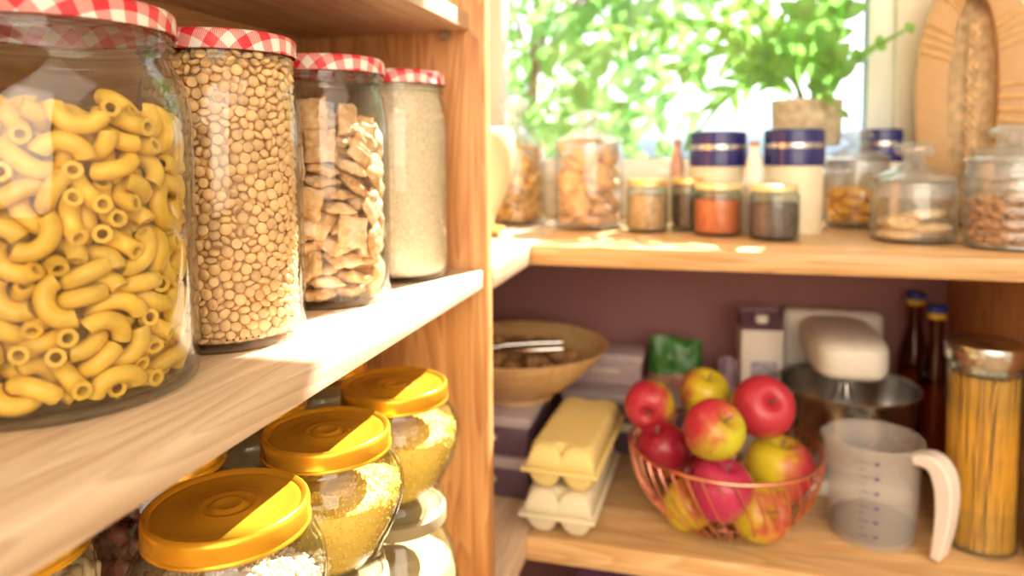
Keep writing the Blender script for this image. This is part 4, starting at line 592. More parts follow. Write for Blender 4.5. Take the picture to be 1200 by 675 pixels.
-49,-427,560,6,-53,-26,10,32,-468,180,3,-5,-11,-59,-372,-217,312,4,-2,-57,-19,-427,-172,67,7,43,-41,-6,-371,-188,181,15,-1,-15,-56,-464,65,627,11,-38,45,-5,-356,-199,447,50,-13,-11,28,
-277,-264,589,5,-56,14,-16,-45,-269,605,1,10,-59,8,-449,91,469,31,-11,-45,22,-329,17,678,31,-2,12,-50,-461,42,92,3,-35,44,21,65,-446,321,41,-7,-28,-33,-154,-332,87,40,-17,-29,29,
-453,117,239,10,-46,-36,6,111,-334,528,31,2,-51,-6,-168,-296,510,4,29,52,5,-187,425,677,58,5,-5,13,112,-472,506,39,-44,-12,-1,147,307,678,15,14,-56,4,-345,-25,133,26,15,-50,13,
-78,-355,339,32,-45,18,13,31,436,619,41,-19,9,38,47,-319,155,23,-51,2,22,-384,172,353,19,-57,-3,4,193,-266,660,7,-59,-2,4,-39,-261,438,49,-21,1,-28,179,-4,627,9,-30,-48,19,
78,-311,334,16,37,37,-25,-343,-43,381,36,-1,31,-36,-164,-296,246,5,57,-7,-15,-21,-11,599,0,-25,-46,-28,231,150,653,4,16,58,-1,-216,-197,406,15,-36,46,-1,27,113,590,25,-32,-38,-22,
-100,-204,308,18,9,17,54,26,-173,501,7,-15,-57,5,-416,219,69,50,13,1,30,-351,312,302,4,24,-53,-15,-369,-56,548,27,36,-36,-18,142,-162,572,33,13,10,47,-342,45,271,53,20,20,3,
-143,-135,565,2,44,-28,30,-364,161,571,30,-10,-7,50,137,-442,654,7,-17,56,-11,-266,-134,653,54,-20,-2,15,186,-410,70,1,-4,-57,19,-273,-198,70,12,37,44,14,-190,119,648,53,-2,-24,13,
    ],
    'walnut': [
666,-756,650,15,0,58,3,346,-814,552,34,49,6,2,-238,-946,627,42,39,-13,11,25,-806,505,12,-31,-39,-30,661,-9,761,8,-15,-49,-30,-852,-585,671,4,-31,-51,3,327,133,820,4,16,-46,35,
-555,-682,555,28,-8,-52,9,-279,-657,746,56,-18,-11,1,348,-380,664,40,22,-34,-20,-73,-83,715,37,30,-14,33,894,-167,584,17,-40,11,40,-25,-498,595,3,1,27,-54,-382,60,836,40,-2,-36,27,
795,-470,586,4,50,-32,8,-822,477,609,31,36,29,-22,863,337,581,37,16,-1,45,-260,-342,744,30,37,33,-14,-933,98,597,21,-42,-2,37,519,-540,456,24,25,-45,19,-148,251,747,50,26,-19,-8,
-253,-681,429,11,-32,32,-38,217,-584,390,12,43,-19,-35,-168,928,602,23,-31,-36,29,121,135,582,4,-12,-59,-1,-51,-444,283,14,5,-1,-58,598,312,749,8,-35,-42,-23,393,-68,582,13,0,53,-24,
345,-308,294,18,-37,5,44,-641,215,525,55,19,-2,-15,-930,-262,617,2,52,30,-3,629,-244,415,25,31,-26,37,105,-228,490,55,-6,-23,3,-726,-76,428,32,32,36,15,-235,600,685,37,-20,27,-33,
4,432,535,11,-58,11,4,-675,-401,470,16,-4,-42,-40,192,932,601,11,11,40,42,-368,-385,334,17,-1,36,-45,-459,-135,590,22,-53,18,-3,520,307,371,27,27,46,-6,326,388,608,30,-35,21,-32,
629,555,530,24,-32,-4,-45,-471,790,579,18,-9,23,-52,726,68,438,51,10,18,23,-447,-72,282,6,-43,41,-1,-456,358,734,13,45,34,15,
    ],
    'chunk': [
305,-337,1770,0,-48,2,36,396,-180,1892,21,-4,12,-55,268,-364,1546,14,13,-25,-51,156,-397,1711,16,47,-20,-27,-300,-305,1796,29,-39,-34,10,-311,100,1964,12,-1,21,-55,-44,-429,1773,19,7,16,54,
120,-320,1893,59,-1,-1,-12,461,-13,1792,18,39,-26,-32,438,-90,1428,33,-17,30,36,350,-245,1420,26,-53,-1,-8,-186,-421,1629,15,36,28,-36,375,-178,1715,40,-42,9,-14,369,237,1825,0,16,12,56,
137,73,1859,31,-15,37,-33,30,-111,1873,37,-18,-44,3,-273,-103,1894,25,6,5,54,292,337,1965,16,-4,18,55,434,120,1481,19,-36,-43,9,415,-32,1602,10,59,6,5,448,62,1290,2,-45,-31,-25,
55,-458,1435,14,23,-40,35,-182,207,1874,31,16,2,-49,-105,-245,1858,53,-12,-19,-17,-223,-384,1397,11,49,-25,21,-1,-392,1599,51,-19,-7,-23,-54,449,1860,24,54,-5,7,231,-63,1483,10,-11,12,-57,
406,134,1666,43,-39,-13,-7,410,211,1177,44,-17,35,-9,299,39,1830,46,-13,-32,17,55,251,1833,43,-13,36,-17,-429,-149,1778,11,37,-6,-46,-376,-267,1425,38,6,-45,10,186,-166,1782,41,8,-11,-42,
216,-369,1355,20,9,47,29,-340,-282,1624,8,48,-30,-18,336,314,1609,28,47,-11,-22,34,-252,1705,12,-48,1,34,441,-135,1207,38,-6,-43,-15,-259,361,1795,6,-53,-18,-21,-388,246,1893,20,-46,6,33,
-106,-36,1817,36,-2,28,-39,208,372,1788,37,9,-25,-39,-58,-276,1399,4,50,-33,5,-337,56,1790,14,-25,48,-21,203,-209,1623,13,26,52,4,-88,306,1744,10,43,-41,-5,124,-256,1476,19,-9,-12,-55,
258,-16,1299,33,48,-13,2,282,310,1435,53,-26,1,11,-79,-48,1220,18,25,50,10,-212,-237,1493,7,48,-30,17,-139,-250,1666,15,26,-51,6,52,458,1683,40,43,3,-12,-404,-106,1349,14,2,26,-52,
208,0,1650,1,-15,52,-26,228,-190,1257,17,36,-11,43,19,49,1710,30,33,-19,-35,294,345,1126,11,51,-1,-29,-276,-100,1712,2,51,-25,20,11,-301,1249,0,-4,10,59,301,145,1373,8,-33,26,-42,
67,-101,1371,3,60,6,-1,-185,369,760,33,-31,14,-36,-48,421,662,24,-18,-12,51,-375,64,795,8,30,-50,11,426,43,883,41,41,9,-11,384,156,758,0,13,-51,-28,170,-310,1094,34,-40,11,-27,
406,220,946,36,5,37,30,-418,153,929,28,-3,-8,-53,381,-123,938,4,0,-6,-60,-80,-413,1112,52,10,-1,28,351,-248,1056,12,-58,2,-7,276,-64,1116,43,38,-6,-16,-342,-235,994,56,12,3,19,
439,29,1078,12,53,8,-23,-276,-359,1154,27,-38,0,-38,-398,-218,1182,9,-47,9,-35,103,-449,1208,22,22,40,-32,335,-317,1225,24,-12,45,-30,152,435,1285,30,41,20,-24,-273,14,1278,11,-24,-53,-11,
-202,-217,1269,5,-15,58,-3,-98,-450,1285,3,11,34,-48,-115,-44,1599,29,-35,11,37,
    ],
    'nuts': [
-105,337,773,58,-12,5,-6,261,185,810,28,-27,46,-5,259,337,763,56,15,8,12,0,443,773,34,-43,13,-20,-18,76,818,18,-45,34,-8,-326,339,735,52,-14,-26,0,374,236,741,44,38,-11,11,
-183,66,796,16,17,55,-5,-214,247,737,15,45,-33,17,99,118,739,4,26,-49,-22,-335,116,819,2,36,-47,3,-187,425,677,58,5,-5,13,-32,231,699,1,38,-41,22,165,450,699,53,-26,9,-6,
147,307,678,15,14,-56,4,-147,455,544,49,-29,-17,-7,339,339,627,28,-49,13,-16,296,360,272,9,-55,21,3,358,296,391,25,-7,2,54,251,358,463,6,53,17,21,-114,228,587,21,18,17,51,
379,219,507,1,-48,-34,-10,-285,143,482,3,-56,-12,-17,31,436,619,41,-19,9,38,-190,119,648,53,-2,-24,13,-21,-11,599,0,-25,-46,-28,457,132,641,35,11,22,42,-111,-23,705,22,-54,9,-10,
367,-18,668,10,5,57,15,90,-95,709,16,-26,-41,31,237,-148,739,1,51,26,-19,-373,197,698,56,-19,6,-1,409,106,768,7,-58,-7,-10,410,-171,776,13,27,-51,10,184,3,755,13,-15,-3,-56,
306,-48,807,12,9,-58,-6,468,-34,820,51,-3,32,4,
    ],
}
PLACES = {}
for _k, _d in LOOSE.items():
    PLACES[_k] = []
    for _i in range(0, len(_d), 7):
        q = Quaternion(_d[_i+3:_i+7]); q.normalize(); PLACES[_k].append((Vector(_d[_i:_i+3])*1e-4, q))
def scatter(name, mesh_list, key, loc, scale, label, cat, group, children=()):
    out = []
    for k, (p, q) in enumerate(PLACES[key]):
        o = bpy.data.objects.new(name, mesh_list[k % len(mesh_list)]); COL.objects.link(o)
        o.rotation_mode = 'QUATERNION'; o.location = Vector(loc)+p*scale; o.rotation_quaternion = q; o.scale = (scale,)*3
        tag(o, label, cat, group); out.append(o)
    return out

# ------------------------------------------------------------------ jars with gingham lids
def jar_shell(r, h, neck, t=.0028, foot=.006):
    o = [(0, .0006), (r*.80, .0006), (r*.93, 0), (r*.985, .0035), (r, .011), (r, h*.74), (r*.99, h*.80), (r*.965, h*.845), (neck+.0035, h*.895), (neck+.0008, h*.92), (neck, h*.935), (neck+.001, h*.945), (neck+.001, h)]
    i = [(neck-.0025, h), (neck-.0025, h*.93), (neck, h*.905), (r*.965-t*1.2, h*.84), (r*.99-t, h*.80), (r-t, h*.73), (r-t, .013), (r*.96-t, .007), (r*.85, foot), (0, foot*.8)]
    return o, i
def jar_glass(name, r, h, neck, root, m=M_GLASS):
    o, i = jar_shell(r, h, neck)
    mb = MB().lathe(o+i, 72); return mb.build(name, m, root, angle=60)
def gingham_lid(r, hh, root, rot=0.3):
    """tin lid; its cloth print was flat before the rim was drawn down, so the print is unrolled along the profile"""
    prof = [(0, hh-.0012), (r*.45, hh-.0012), (r*.82, hh-.0012), (r*.86, hh-.0004), (r*.93, hh), (r*.975, hh-.0010), (r*.995, hh-.003), (r, hh-.006), (r, .0022), (r*1.008, .0012), (r*1.004, 0), (r*.985, .0004)]
    n = 96; me = bpy.data.meshes.new('lid'); v = []; uvs = []; s = 0
    for k, (rr, z) in enumerate(prof):
        if k: s += math.hypot(rr-prof[k-1][0], z-prof[k-1][1])
        for i in range(n): a = 2*PI*i/n; v.append((rr*math.cos(a), rr*math.sin(a), z)); uvs.append((s*math.cos(a+rot)+5, s*math.sin(a+rot)+5))
    f = [(k*n+i, k*n+(i+1) % n, (k+1)*n+(i+1) % n, (k+1)*n+i) for k in range(len(prof)-1) for i in range(n)]
    me.from_pydata(v, [], f); ul = me.uv_layers.new(name='UVMap')
    for lp in me.loops: ul.data[lp.index].uv = uvs[lp.vertex_index]
    me.polygons.foreach_set('use_smooth', [True]*len(f)); me.materials.append(M_GING)
    o = bpy.data.objects.new('lid', me); COL.objects.link(o); o.parent = root; return o
def gingham_jar(x, y, r, neck, lidr, label, rot):
    t = thing('glass_jar', label, 'jar', (x, y, MID), 0, 'jars with gingham lids')
    b = jar_glass('jar_body', r, .2115, neck, t)
    l = gingham_lid(lidr, .0145, t, rot); l.location = (0, 0, .211); l['label'] = 'red and white gingham lid'
    th = MB()
    for zz in (.2035, .2075): th.lathe([(neck+.0008, zz-.0011), (neck+.0026, zz), (neck+.0008, zz+.0011)], 64)
    th.build('screw_thread', M_GLASS_THICK, t)
    return t
gingham_jar(-.372, .343, .0765, .0655, .0695, 'large clear jar of macaroni under a red gingham lid', .15)
gingham_jar(-.352, .472, .058, .0515, .0555, 'clear jar filled to the top with split peas, gingham lid', .05)
gingham_jar(-.345, .6155, .058, .0515, .0555, 'clear jar of square cereal pillows under a gingham lid', .55)
gingham_jar(-.331, .746, .057, .0505, .0545, 'clear jar of speckled beige flour under a gingham lid', .75)
dots = MB()
for k in range(6):
    a = -.95+k*.075; dots.ball((.0575*math.cos(a), .0575*math.sin(a), .0105), (.0007, .0007, .0008), 8, 6)
d = dots.build('embossed_dashes', plain('dark_glass_emboss', (.08, .07, .06), .2)); d.parent = [o for o in bpy.data.objects if o.name == 'glass_jar.001'][0]
# macaroni: bent tubes with a hole through them
def macaroni(arc, R=.0115, r=.0050, ri=.0027, seed=0):
    mb = MB(); ns, n = 16, 20; v = []; f = []
    for s in range(ns+1):
        t = -arc/2+arc*s/ns
        for (q, off) in ((r, 0), (ri, 0)):
            for k in range(n):
                p = 2*PI*k/n; rr = R+q*(1+.035*math.cos(8*p) if q == r else 1)*math.cos(p)
                v.append((rr*math.cos(t)-R*.75, rr*math.sin(t), q*(1+.035*math.cos(8*p) if q == r else 1)*math.sin(p)))
    for s in range(ns):
        for lay in (0, 1):
            for k in range(n):
                j = (k+1) % n; a = s*2*n+lay*n; b = a+2*n; f.append((a+k, a+j, b+j, b+k))
    for a in (0, ns*2*n):
        for k in range(n): j = (k+1) % n; f.append((a+k, a+j, a+n+j, a+n+k))
    mb.add(v, f); return mb.mesh('macaroni', M_PASTA, angle=50)
scatter('macaroni', [macaroni(math.radians(a)) for a in (150, 160, 140)], 'macaroni', (-.372, .343, MID+.005), 1,
        'yellow elbow macaroni inside the large gingham-lidded jar', 'pasta', 'macaroni in the large jar')
def filler(name, prof, m, loc, label, cat, bmp=.002, fr=60, n=64, grains=None, kind='stuff'):
    """a loosely filled mass: its skin is lumpy"""
    P = []
    for k in range(len(prof)-1):
        (r1, z1), (r2, z2) = prof[k], prof[k+1]; st = max(1, int(math.hypot(r2-r1, z2-z1)/.003))
        P += [(r1+(r2-r1)*i/st, z1+(z2-z1)*i/st) for i in range(st)]
    P.append(prof[-1]); mb = MB().lathe(P, n)
    v2 = []
    for p in mb.v:
        q = Vector(p); d = noise.noise(q*fr)*bmp + noise.noise(q*fr*2.7+Vector((9, 3, 1)))*bmp*.5
        c = Vector((q.x, q.y, 0)); rr = c.length
        q += Vector((q.x, q.y, 0)).normalized()*min(d, 0)*1.0 if rr > 1e-5 else Vector((0, 0, 0)); q.z += d*(1 if q.z > .01 else 0)
        v2.append(q)
    mb.v = v2
    if grains: grains(mb, P)
    o = mb.build(name, m, None, angle=80); o.location = loc; return tag(o, label, cat, None, kind)
filler('added_pasta_core', [(0, 0), (.047, 0), (.049, .02), (.048, .11), (.02, .125), (0, .128)], M_PASTA, (-.372, .343, MID+.007), 'lumpy pasta-coloured core added inside the large jar to block light', 'pasta', .006, 90)  # solid core added to stop light passing between the loose pieces
# split peas: 300 that show largest are things of their own, the rest one mass
def pea(a, c, cut):
    mb = MB(); mb.ball((0, 0, 0), (a, a, c), 16, 9); mb.v = [Vector((p[0], p[1], max(p[2], -c*cut))) for p in mb.v]; return mb.mesh('split_pea', M_LENTIL)
peas = [pea(.0042, .0025, .9), pea(.0040, .0026, .5), pea(.0043, .0022, 1), pea(.0037, .0025, .7)]
allp = PLACES['lentil']; PLACES['lentil'] = allp[:300]
JP = Vector((-.352, .472, MID+.005))
scatter('split_pea', peas, 'lentil', JP, 1, 'beige split pea behind the glass of the full jar', 'split pea', 'split peas in the gingham-lidded jar')
mb = MB()
for k, (p, q) in enumerate(allp[300:]):
    src = peas[k % 4]; R = q.to_matrix()
    mb.add([R @ v.co+p for v in src.vertices], [tuple(f.vertices) for f in src.polygons])
mb.lathe([(0, 0), (.045, 0), (.0455, .01), (.0445, .199), (0, .201)], 48)
o = mb.build('split_peas', M_LENTIL); o.location = JP
tag(o, 'mass of beige split peas filling the second gingham-lidded jar', 'split peas', None, 'stuff')
# cereal
m, nt, b = newmat('toasted_cereal'); setb(b, None, .7)
tc = node(nt, 'ShaderNodeTexCoord'); wv = node(nt, 'ShaderNodeTexWave'); wv.bands_direction = 'X'; wv.inputs['Scale'].default_value = 150; wv.inputs['Distortion'].default_value = 3
nz = node(nt, 'ShaderNodeTexNoise'); nz.inputs['Scale'].default_value = 110; nz.inputs['Detail'].default_value = 6
nt.links.new(tc.outputs['Object'], wv.inputs[0]); nt.links.new(tc.outputs['Object'], nz.inputs[0])
oi = node(nt, 'ShaderNodeObjectInfo'); ad = node(nt, 'ShaderNodeMath', operation='MULTIPLY_ADD', i1=.22, i2=-.06); nt.links.new(oi.outputs['Random'], ad.inputs[0])
a2 = node(nt, 'ShaderNodeMath', operation='ADD'); nt.links.new(nz.outputs[0], a2.inputs[0]); nt.links.new(ad.outputs[0], a2.inputs[1])
c = ramp(nt, a2.outputs[0], [(.28, (.48, .24, .09)), (.45, (.74, .44, .20)), (.62, (.88, .62, .36)), (.76, (.92, .78, .60))])
nt.links.new(c, b.inputs['Base Color'])
mm = node(nt, 'ShaderNodeMath', operation='MULTIPLY_ADD', i1=.5); nt.links.new(wv.outputs[0], mm.inputs[0]); nt.links.new(nz.outputs[0], mm.inputs[2]); bump(nt, b, mm.outputs[0], .8, .0012)
M_CEREAL = m
def pillow(seed, a=.0142, c=.0046):
    N = 14; rnd = random.Random(seed); v = []; f = []
    for s in (1, -1):
        for i in range(N+1):
            for j in range(N+1):
                x, y = -1+2*i/N, -1+2*j/N
                puff = (max(0, 1-x**4)*max(0, 1-y**4))**.6
                rid = .10*math.cos(x*PI*5.5)*puff
                q = Vector((x*3+seed, y*3, s)); w_ = noise.noise(q)*.35
                v.append((x*a*(1+.03*math.sin(y*9+seed)), y*a*(1+.04*math.sin(x*8)), s*c*(puff*(.9+w_)+rid+.10)+.0016*noise.noise(Vector((x*1.3+seed*3, y*1.3, 0)))*1.6))
    S = (N+1)**2
    for i in range(N):
        for j in range(N):
            a_ = i*(N+1)+j; f.append((a_, a_+1, a_+N+2, a_+N+1)); f.append((S+a_, S+a_+N+1, S+a_+N+2, S+a_+1))
    edge = [i*(N+1) for i in range(N+1)]+[N*(N+1)+j for j in range(1, N+1)]+[i*(N+1)+N for i in range(N-1, -1, -1)]+[j for j in range(N-1, 0, -1)]
    for k in range(len(edge)): p, q = edge[k], edge[(k+1) % len(edge)]; f.append((p, q, S+q, S+p))
    mb = MB(); mb.add(v, f); return mb.mesh('cereal', M_CEREAL, angle=70)
scatter('cereal_pillow', [pillow(s) for s in range(5)], 'cereal', (-.345, .6155, MID+.005), 1, 'square toasted cereal pillow in the third gingham-lidded jar', 'cereal', 'cereal pillows in the jar')
filler('flour', [(0, 0), (.049, 0), (.0535, .006), (.0538, .150), (.0525, .168), (.050, .182), (.0475, .192), (.0475, .205), (0, .206)], M_FLOUR, (-.331, .746, MID+.006), 'speckled beige flour filling the jar nearest the upright panel', 'flour', .0006, 200, 72)

# ------------------------------------------------------------------ gold-lidded jars below the middle shelf
TOPZ = H-.225; GB = TOPZ-.122                # lid tops, bases of the round jars
LOWJ = GB-LOW
belly = [(0, .003), (.036, .003), (.040, 0), (.0445, .002), (.0455, .006), (.0440, .011), (.0405, .015), (.0425, .021), (.049, .034), (.0565, .050), (.0605, .064), (.0615, .074), (.0605, .084), (.0565, .093), (.0515, .099), (.0490, .102), (.0485, .106), (.0485, .113)]
inner = [(.0458, .113), (.0460, .103), (.0490, .0985), (.0545, .091), (.0580, .083), (.0590, .074), (.0580, .064), (.0540, .051), (.0465, .036), (.0395, .023), (.034, .0155), (0, .0135)]
M_GRAIN = plain('yellow_fine_pasta', (1, .68, .12), .6, var=.03, Subsurface_Weight=.0, scale=220, bmp=.0006)
M_GRAIN2 = plain('pale_oat_flakes', (.84, .66, .45), .7, var=.12, scale=160, bmp=.0006)
def gold_lid(r, root, m=M_GOLD, hh=.016):
    p = [(0, hh-.0022), (.006, hh-.0022), (.0075, hh-.0012), (.010, hh-.0012), (.0115, hh-.0024), (.014, hh-.0028), (.016, hh-.0018), (.018, hh-.0018), (.020, hh-.0028), (r*.80, hh-.003), (r*.84, hh-.0022), (r*.885, hh-.0026), (r*.92, hh-.0006), (r*.955, hh), (r*.985, hh-.001), (r, hh-.0035), (r, .004), (r*.995, .0025), (r*1.012, .0015), (r*1.01, 0), (r*.97, 0), (r*.965, hh-.005), (0, hh-.006)]
    return MB().lathe(p, 80).build('lid', m, root, angle=50)
def gold_jar(x, y, label, lid=M_GOLD, lab='gold screw lid'):
    t = thing('glass_jar', label, 'jar', (x, y, GB), 0, 'round jars with gold lids')
    MB().lathe(belly+inner, 72).build('jar_body', M_GLASS, t, angle=60)
    l = gold_lid(.0512, t, lid); l.location = (0, 0, .106); l['label'] = lab
    return t
def interior(h, slope=0, shrink=.0012):
    pts = [(r-shrink, z+.0008) for r, z in inner[::-1] if z < h]; a = [p for p in inner[::-1] if p[1] < h][-1]; b2 = [p for p in inner[::-1] if p[1] >= h][0]
    t = (h-a[1])/(b2[1]-a[1]); return pts+[(a[0]+(b2[0]-a[0])*t-shrink, h)]
def grains_fn(n, sz, h):
    def fn(mb, P):
        rnd = random.Random(n); rmax = P[-2][0] if P[-1][0] == 0 else P[-1][0]
        rt_ = max(r for r, z in P if z > h-.004)
        for k in range(n):
            a = rnd.random()*2*PI; r = rt_*math.sqrt(rnd.random()); q = Vector((r*math.cos(a), r*math.sin(a), h+.001+.004*noise.noise(Vector((r*math.cos(a), r*math.sin(a), 0))*40)))
            mb.ball(q, (sz*1.8, sz, sz), 6, 4, rot=Euler((rnd.random()*6, rnd.random()*6, rnd.random()*6)).to_matrix())
        for k in range(n*2):
            j = rnd.randrange(1, len(P)); r, z = P[j]
            if r < .02: continue
            a = rnd.random()*2*PI; mb.ball((r*math.cos(a), r*math.sin(a), z), (sz*1.8, sz, sz), 6, 4, rot=Euler((rnd.random()*6, rnd.random()*6, rnd.random()*6)).to_matrix())
    return fn
GJ = [(-.294, .388), (-.294, .514), (-.288, .634)]
gold_jar(*GJ[0], 'round gold-lidded jar, topmost in front, partly filled with pale oats')
gold_jar(*GJ[1], 'round gold-lidded jar of yellow fine pasta with sun on its right side')
gold_jar(*GJ[2], 'round gold-lidded jar of yellow pasta nearest the upright panel')
for (x, y), h, m, nm, lb, sz in ((GJ[0], .060, M_GRAIN2, 'oat_flakes', 'pale oat flakes low in the nearest gold-lidded jar', .0016), (GJ[1], .074, M_GRAIN, 'fine_pasta', 'yellow fine pasta heaped in the middle gold-lidded jar', .0011), (GJ[2], .076, M_GRAIN, 'fine_pasta', 'yellow fine pasta in the gold-lidded jar by the upright panel', .0011)):
    filler(nm, [(0, .0142)]+interior(h)+[(.03, h+.003), (0, h+.005)], m, (x, y, GB), lb, 'pasta' if 'pasta' in nm else 'oats', .0016, 120, 64, grains_fn(900, sz, h))
# the jars they stand on
M_CREAMLID = plain('cream_lacquered_lid', (.34, .27, .15), .35, var=.03)
def low_jar(x, y, label, hh=None):
    t = thing('glass_jar', label, 'jar', (x, y, LOW), 0, 'tall jars under the gold-lidded jars'); L_ = LOWJ
    o = [(0, 0), (.044, 0), (.050, .003), (.054, .012), (.0585, .06), (.060, .12), (.059, .150), (.054, .172), (.046, .188), (.043, .195), (.043, L_-.004)]
    i = [(r-.0028, max(z, .005)) for r, z in o[1:]][::-1]+[(0, .005)]
    MB().lathe(o+i, 64).build('jar_body', M_GLASS, t, angle=60)
    MB().lathe([(0, L_), (.043, L_), (.0475, L_-.0015), (.048, L_-.004), (.048, L_-.013), (.046, L_-.014), (.045, L_-.004), (0, L_-.0035)], 64).build('lid', M_CREAMLID, t)
    return t
for (x, y), lb in zip(GJ, ('cream-lidded jar under the nearest gold-lidded jar', 'cream-lidded jar under the middle gold-lidded jar', 'cream-lidded jar of flour at the foot of the upright panel, under a gold-lidded jar')):
    low_jar(x, y, lb)
    filler('semolina', [(0, .006), (.046, .006), (.052, .02), (.0562, .08), (.0565, .145), (.052, .158), (.02, .164), (0, .166)], plain('semolina', (.62, .46, .20), .9, var=.08, scale=300), (x, y, LOW), lb.replace('cream-lidded jar', 'yellow semolina inside the jar').replace(' of flour', ''), 'semolina', .0012, 90, 48)
def tall_jar(x, y, label, m=M_GOLD):
    t = thing('glass_jar', label, 'jar', (x, y, LOW), 0, 'tall jars at the back of the low shelf'); L_ = TOPZ-LOW; R = .050
    o = [(0, 0), (R*.9, 0), (R, .006), (R, L_-.045), (R*.97, L_-.032), (R*.88, L_-.022), (R*.86, L_-.006)]
    i = [(r-.0025, max(z, .005)) for r, z in o[1:]][::-1]+[(0, .005)]
    MB().lathe(o+i, 64).build('jar_body', M_GLASS, t, angle=60)
    l = gold_lid(.048, t, m); l.location = (0, 0, L_-.016); return t
tall_jar(-.405, .325, 'tall jar of cashew nuts at the very left edge under the shelf')
tall_jar(-.402, .452, 'tall jar of dark red dried fruit behind the nearest gold-lidded jar')
tall_jar(-.405, .575, 'tall jar of beige rice flour behind the middle gold-lidded jar')
tall_jar(-.405, .700, 'tall jar of beige oat flour at the back near the upright panel')
M_BEIGE = plain('beige_flour', (.78, .66, .44), .9, var=.06, scale=200)
M_RED = plain('dried_red_fruit', (.22, .055, .045), .35, var=.3, scale=70, rnd=.5)
M_NUT = plain('cashew', (.82, .64, .40), .5, var=.12, scale=70, rnd=.15)
for y, lb in ((.575, 'beige rice flour in the tall jar behind the middle gold-lidded jar'), (.700, 'beige oat flour in the tall jar at the back near the upright panel')):
    filler('flour', [(0, .006), (.043, .006), (.0465, .012), (.0465, .285), (.02, .293), (0, .295)], M_BEIGE, (-.405, y, LOW), lb, 'flour', .001, 60, 48)
filler('dried_fruit_pieces', [(0, .006), (.043, .006), (.0455, .012), (.045, .14), (.030, .15), (.028, .20), (0, .29)], M_RED, (-.402, .452, LOW), 'dark red dried fruit packed low in its tall jar', 'dried fruit', .005, 80, 48)
def lump(r, seed, m, name, k=.25, fr=1.6):
    mb = MB(); mb.ball((0, 0, 0), r, 18, 12)
    mb.v = [Vector(p)*(1+k*noise.noise(Vector(p).normalized()*fr+Vector((seed*7, 0, 0)))+k*.4*noise.noise(Vector(p).normalized()*fr*3+Vector((seed*7, 0, 0)))) for p in mb.v]
    return mb.mesh(name, m, angle=80)
scatter('dried_fruit', [lump((.013, .010, .0075), s, M_RED, 'dried_fruit', .45, 2) for s in range(4)], 'chunk', (-.402, .452, H-.43), .88, 'wrinkled dark red dried fruit in the tall jar at the back', 'dried fruit', 'dried fruit in the tall jar')
filler('nut_filling', [(0, .006), (.043, .006), (.0455, .012), (.045, .20), (.02, .232), (0, .24)], M_NUT, (-.405, .325, LOW), 'cashews packed lower down in the tall jar at the left edge', 'nuts', .005, 80, 48)
def cashew(seed):
    mb = MB(); P = []; R = []
    for k in range(9): t = -1.1+2.2*k/8; P.append((.0085*math.cos(t)-.006, .0105*math.sin(t), .001*math.sin(t*3+seed))); R.append(.0018+.0034*math.sin(PI*(k+.6)/9.2)**.7)
    mb.tube(P, R, 12); return mb.mesh('cashew', M_NUT, angle=80)
scatter('cashew_nut', [cashew(0), cashew(1)], 'nuts', (-.405, .325, H-.33), .95, 'pale cashew nut in the tall jar at the left edge', 'nut', 'cashews in the tall jar')
# ------------------------------------------------------------------ on the counter: glass jars with knobbed lids
def knob_jar(name, x, y, r, body_h, label, group, neck=None, ribs=False, lid_h=.045, fl=1.0, m=M_GLASS_BLUE, straight=False):
    """body_h: height of the body, lid_h: flange to knob top"""
    t = thing(name, label, 'jar', (x, y, MID), 0, group); neck = neck or r*.90
    if ribs:
        o = [(0, 0), (r*.93, 0)]; n = 46
        for k in range(n): z = .004+(body_h*.86-.004)*k/(n-1); o.append((r*(.985+.022*math.cos(z/(body_h*.86)*2*PI*6)), z))
        o += [(r*.93, body_h*.91), (neck+.002, body_h*.95), (neck+.002, body_h)]
    elif straight: o = [(0, 0), (r*.94, 0), (r*.99, .004), (r, .01), (r, body_h*.88), (r*.985, body_h*.92), (neck+.003, body_h*.97), (neck+.003, body_h)]
    else: o = [(0, 0), (r*.85, 0), (r*.95, .004), (r*.995, .014), (r, body_h*.45), (r*.99, body_h*.72), (r*.93, body_h*.86), (neck+.003, body_h*.94), (neck+.002, body_h)]
    i = [(max(rr-.0026, 0), max(z, .0045)) for rr, z in o[1:]][::-1]+[(0, .0045)]
    MB().lathe(o+i, 72).build('jar_body', m, t, angle=50)
    q = lid_h
    p = [(0, -.012), (neck-.006, -.012), (neck-.0035, -.010), (neck-.0035, 0), (r*.98*fl, .0005), (r*1.02*fl, .003), (r*.99*fl, .006), (r*.78, q*.20), (r*.50, q*.34), (r*.28, q*.46), (r*.22, q*.54), (r*.27, q*.61), (r*.43, q*.69), (r*.48, q*.79), (r*.43, q*.90), (r*.22, q*.985), (0, q)]
    pi = [(0, q*.30), (r*.2, q*.30), (r*.42, q*.25), (r*.7, .007), (neck-.009, .001), (neck-.009, -.009), (0, -.009)]
    l = MB().lathe(p, 64).lathe(pi[:5], 48).build('lid', M_LIDGLASS, t, angle=50)
    gb = MB().lathe([(neck-.0028, body_h-.022), (neck-.0022, body_h-.022), (neck-.0022, body_h-.001), (neck-.0028, body_h-.001)], 56, close=True).build('ground_glass_band', M_GROUND, t); l.location = (0, 0, body_h); l['label'] = 'clear glass lid with a round knob'
    return t
G1, G2 = 'glass jars with knobbed lids', None
knob_jar('glass_jar', -.349, 1.326, .0605, .143, 'tall knobbed glass jar of orange-brown dried fruit beside the cream pitcher', G1, straight=True, lid_h=.10)
knob_jar('glass_jar', -.198, 1.268, .061, .150, 'knobbed glass jar full of round brown biscuits', G1, straight=True, lid_h=.058)
knob_jar('glass_jar', .258, 1.387, .0545, .118, 'knobbed glass jar half full of orange apricots', G1, lid_h=.052, straight=True)
knob_jar('glass_jar', .300, 1.190, .0585, .088, 'low knobbed glass jar with pale flat cookies', G1, lid_h=.060, straight=True)
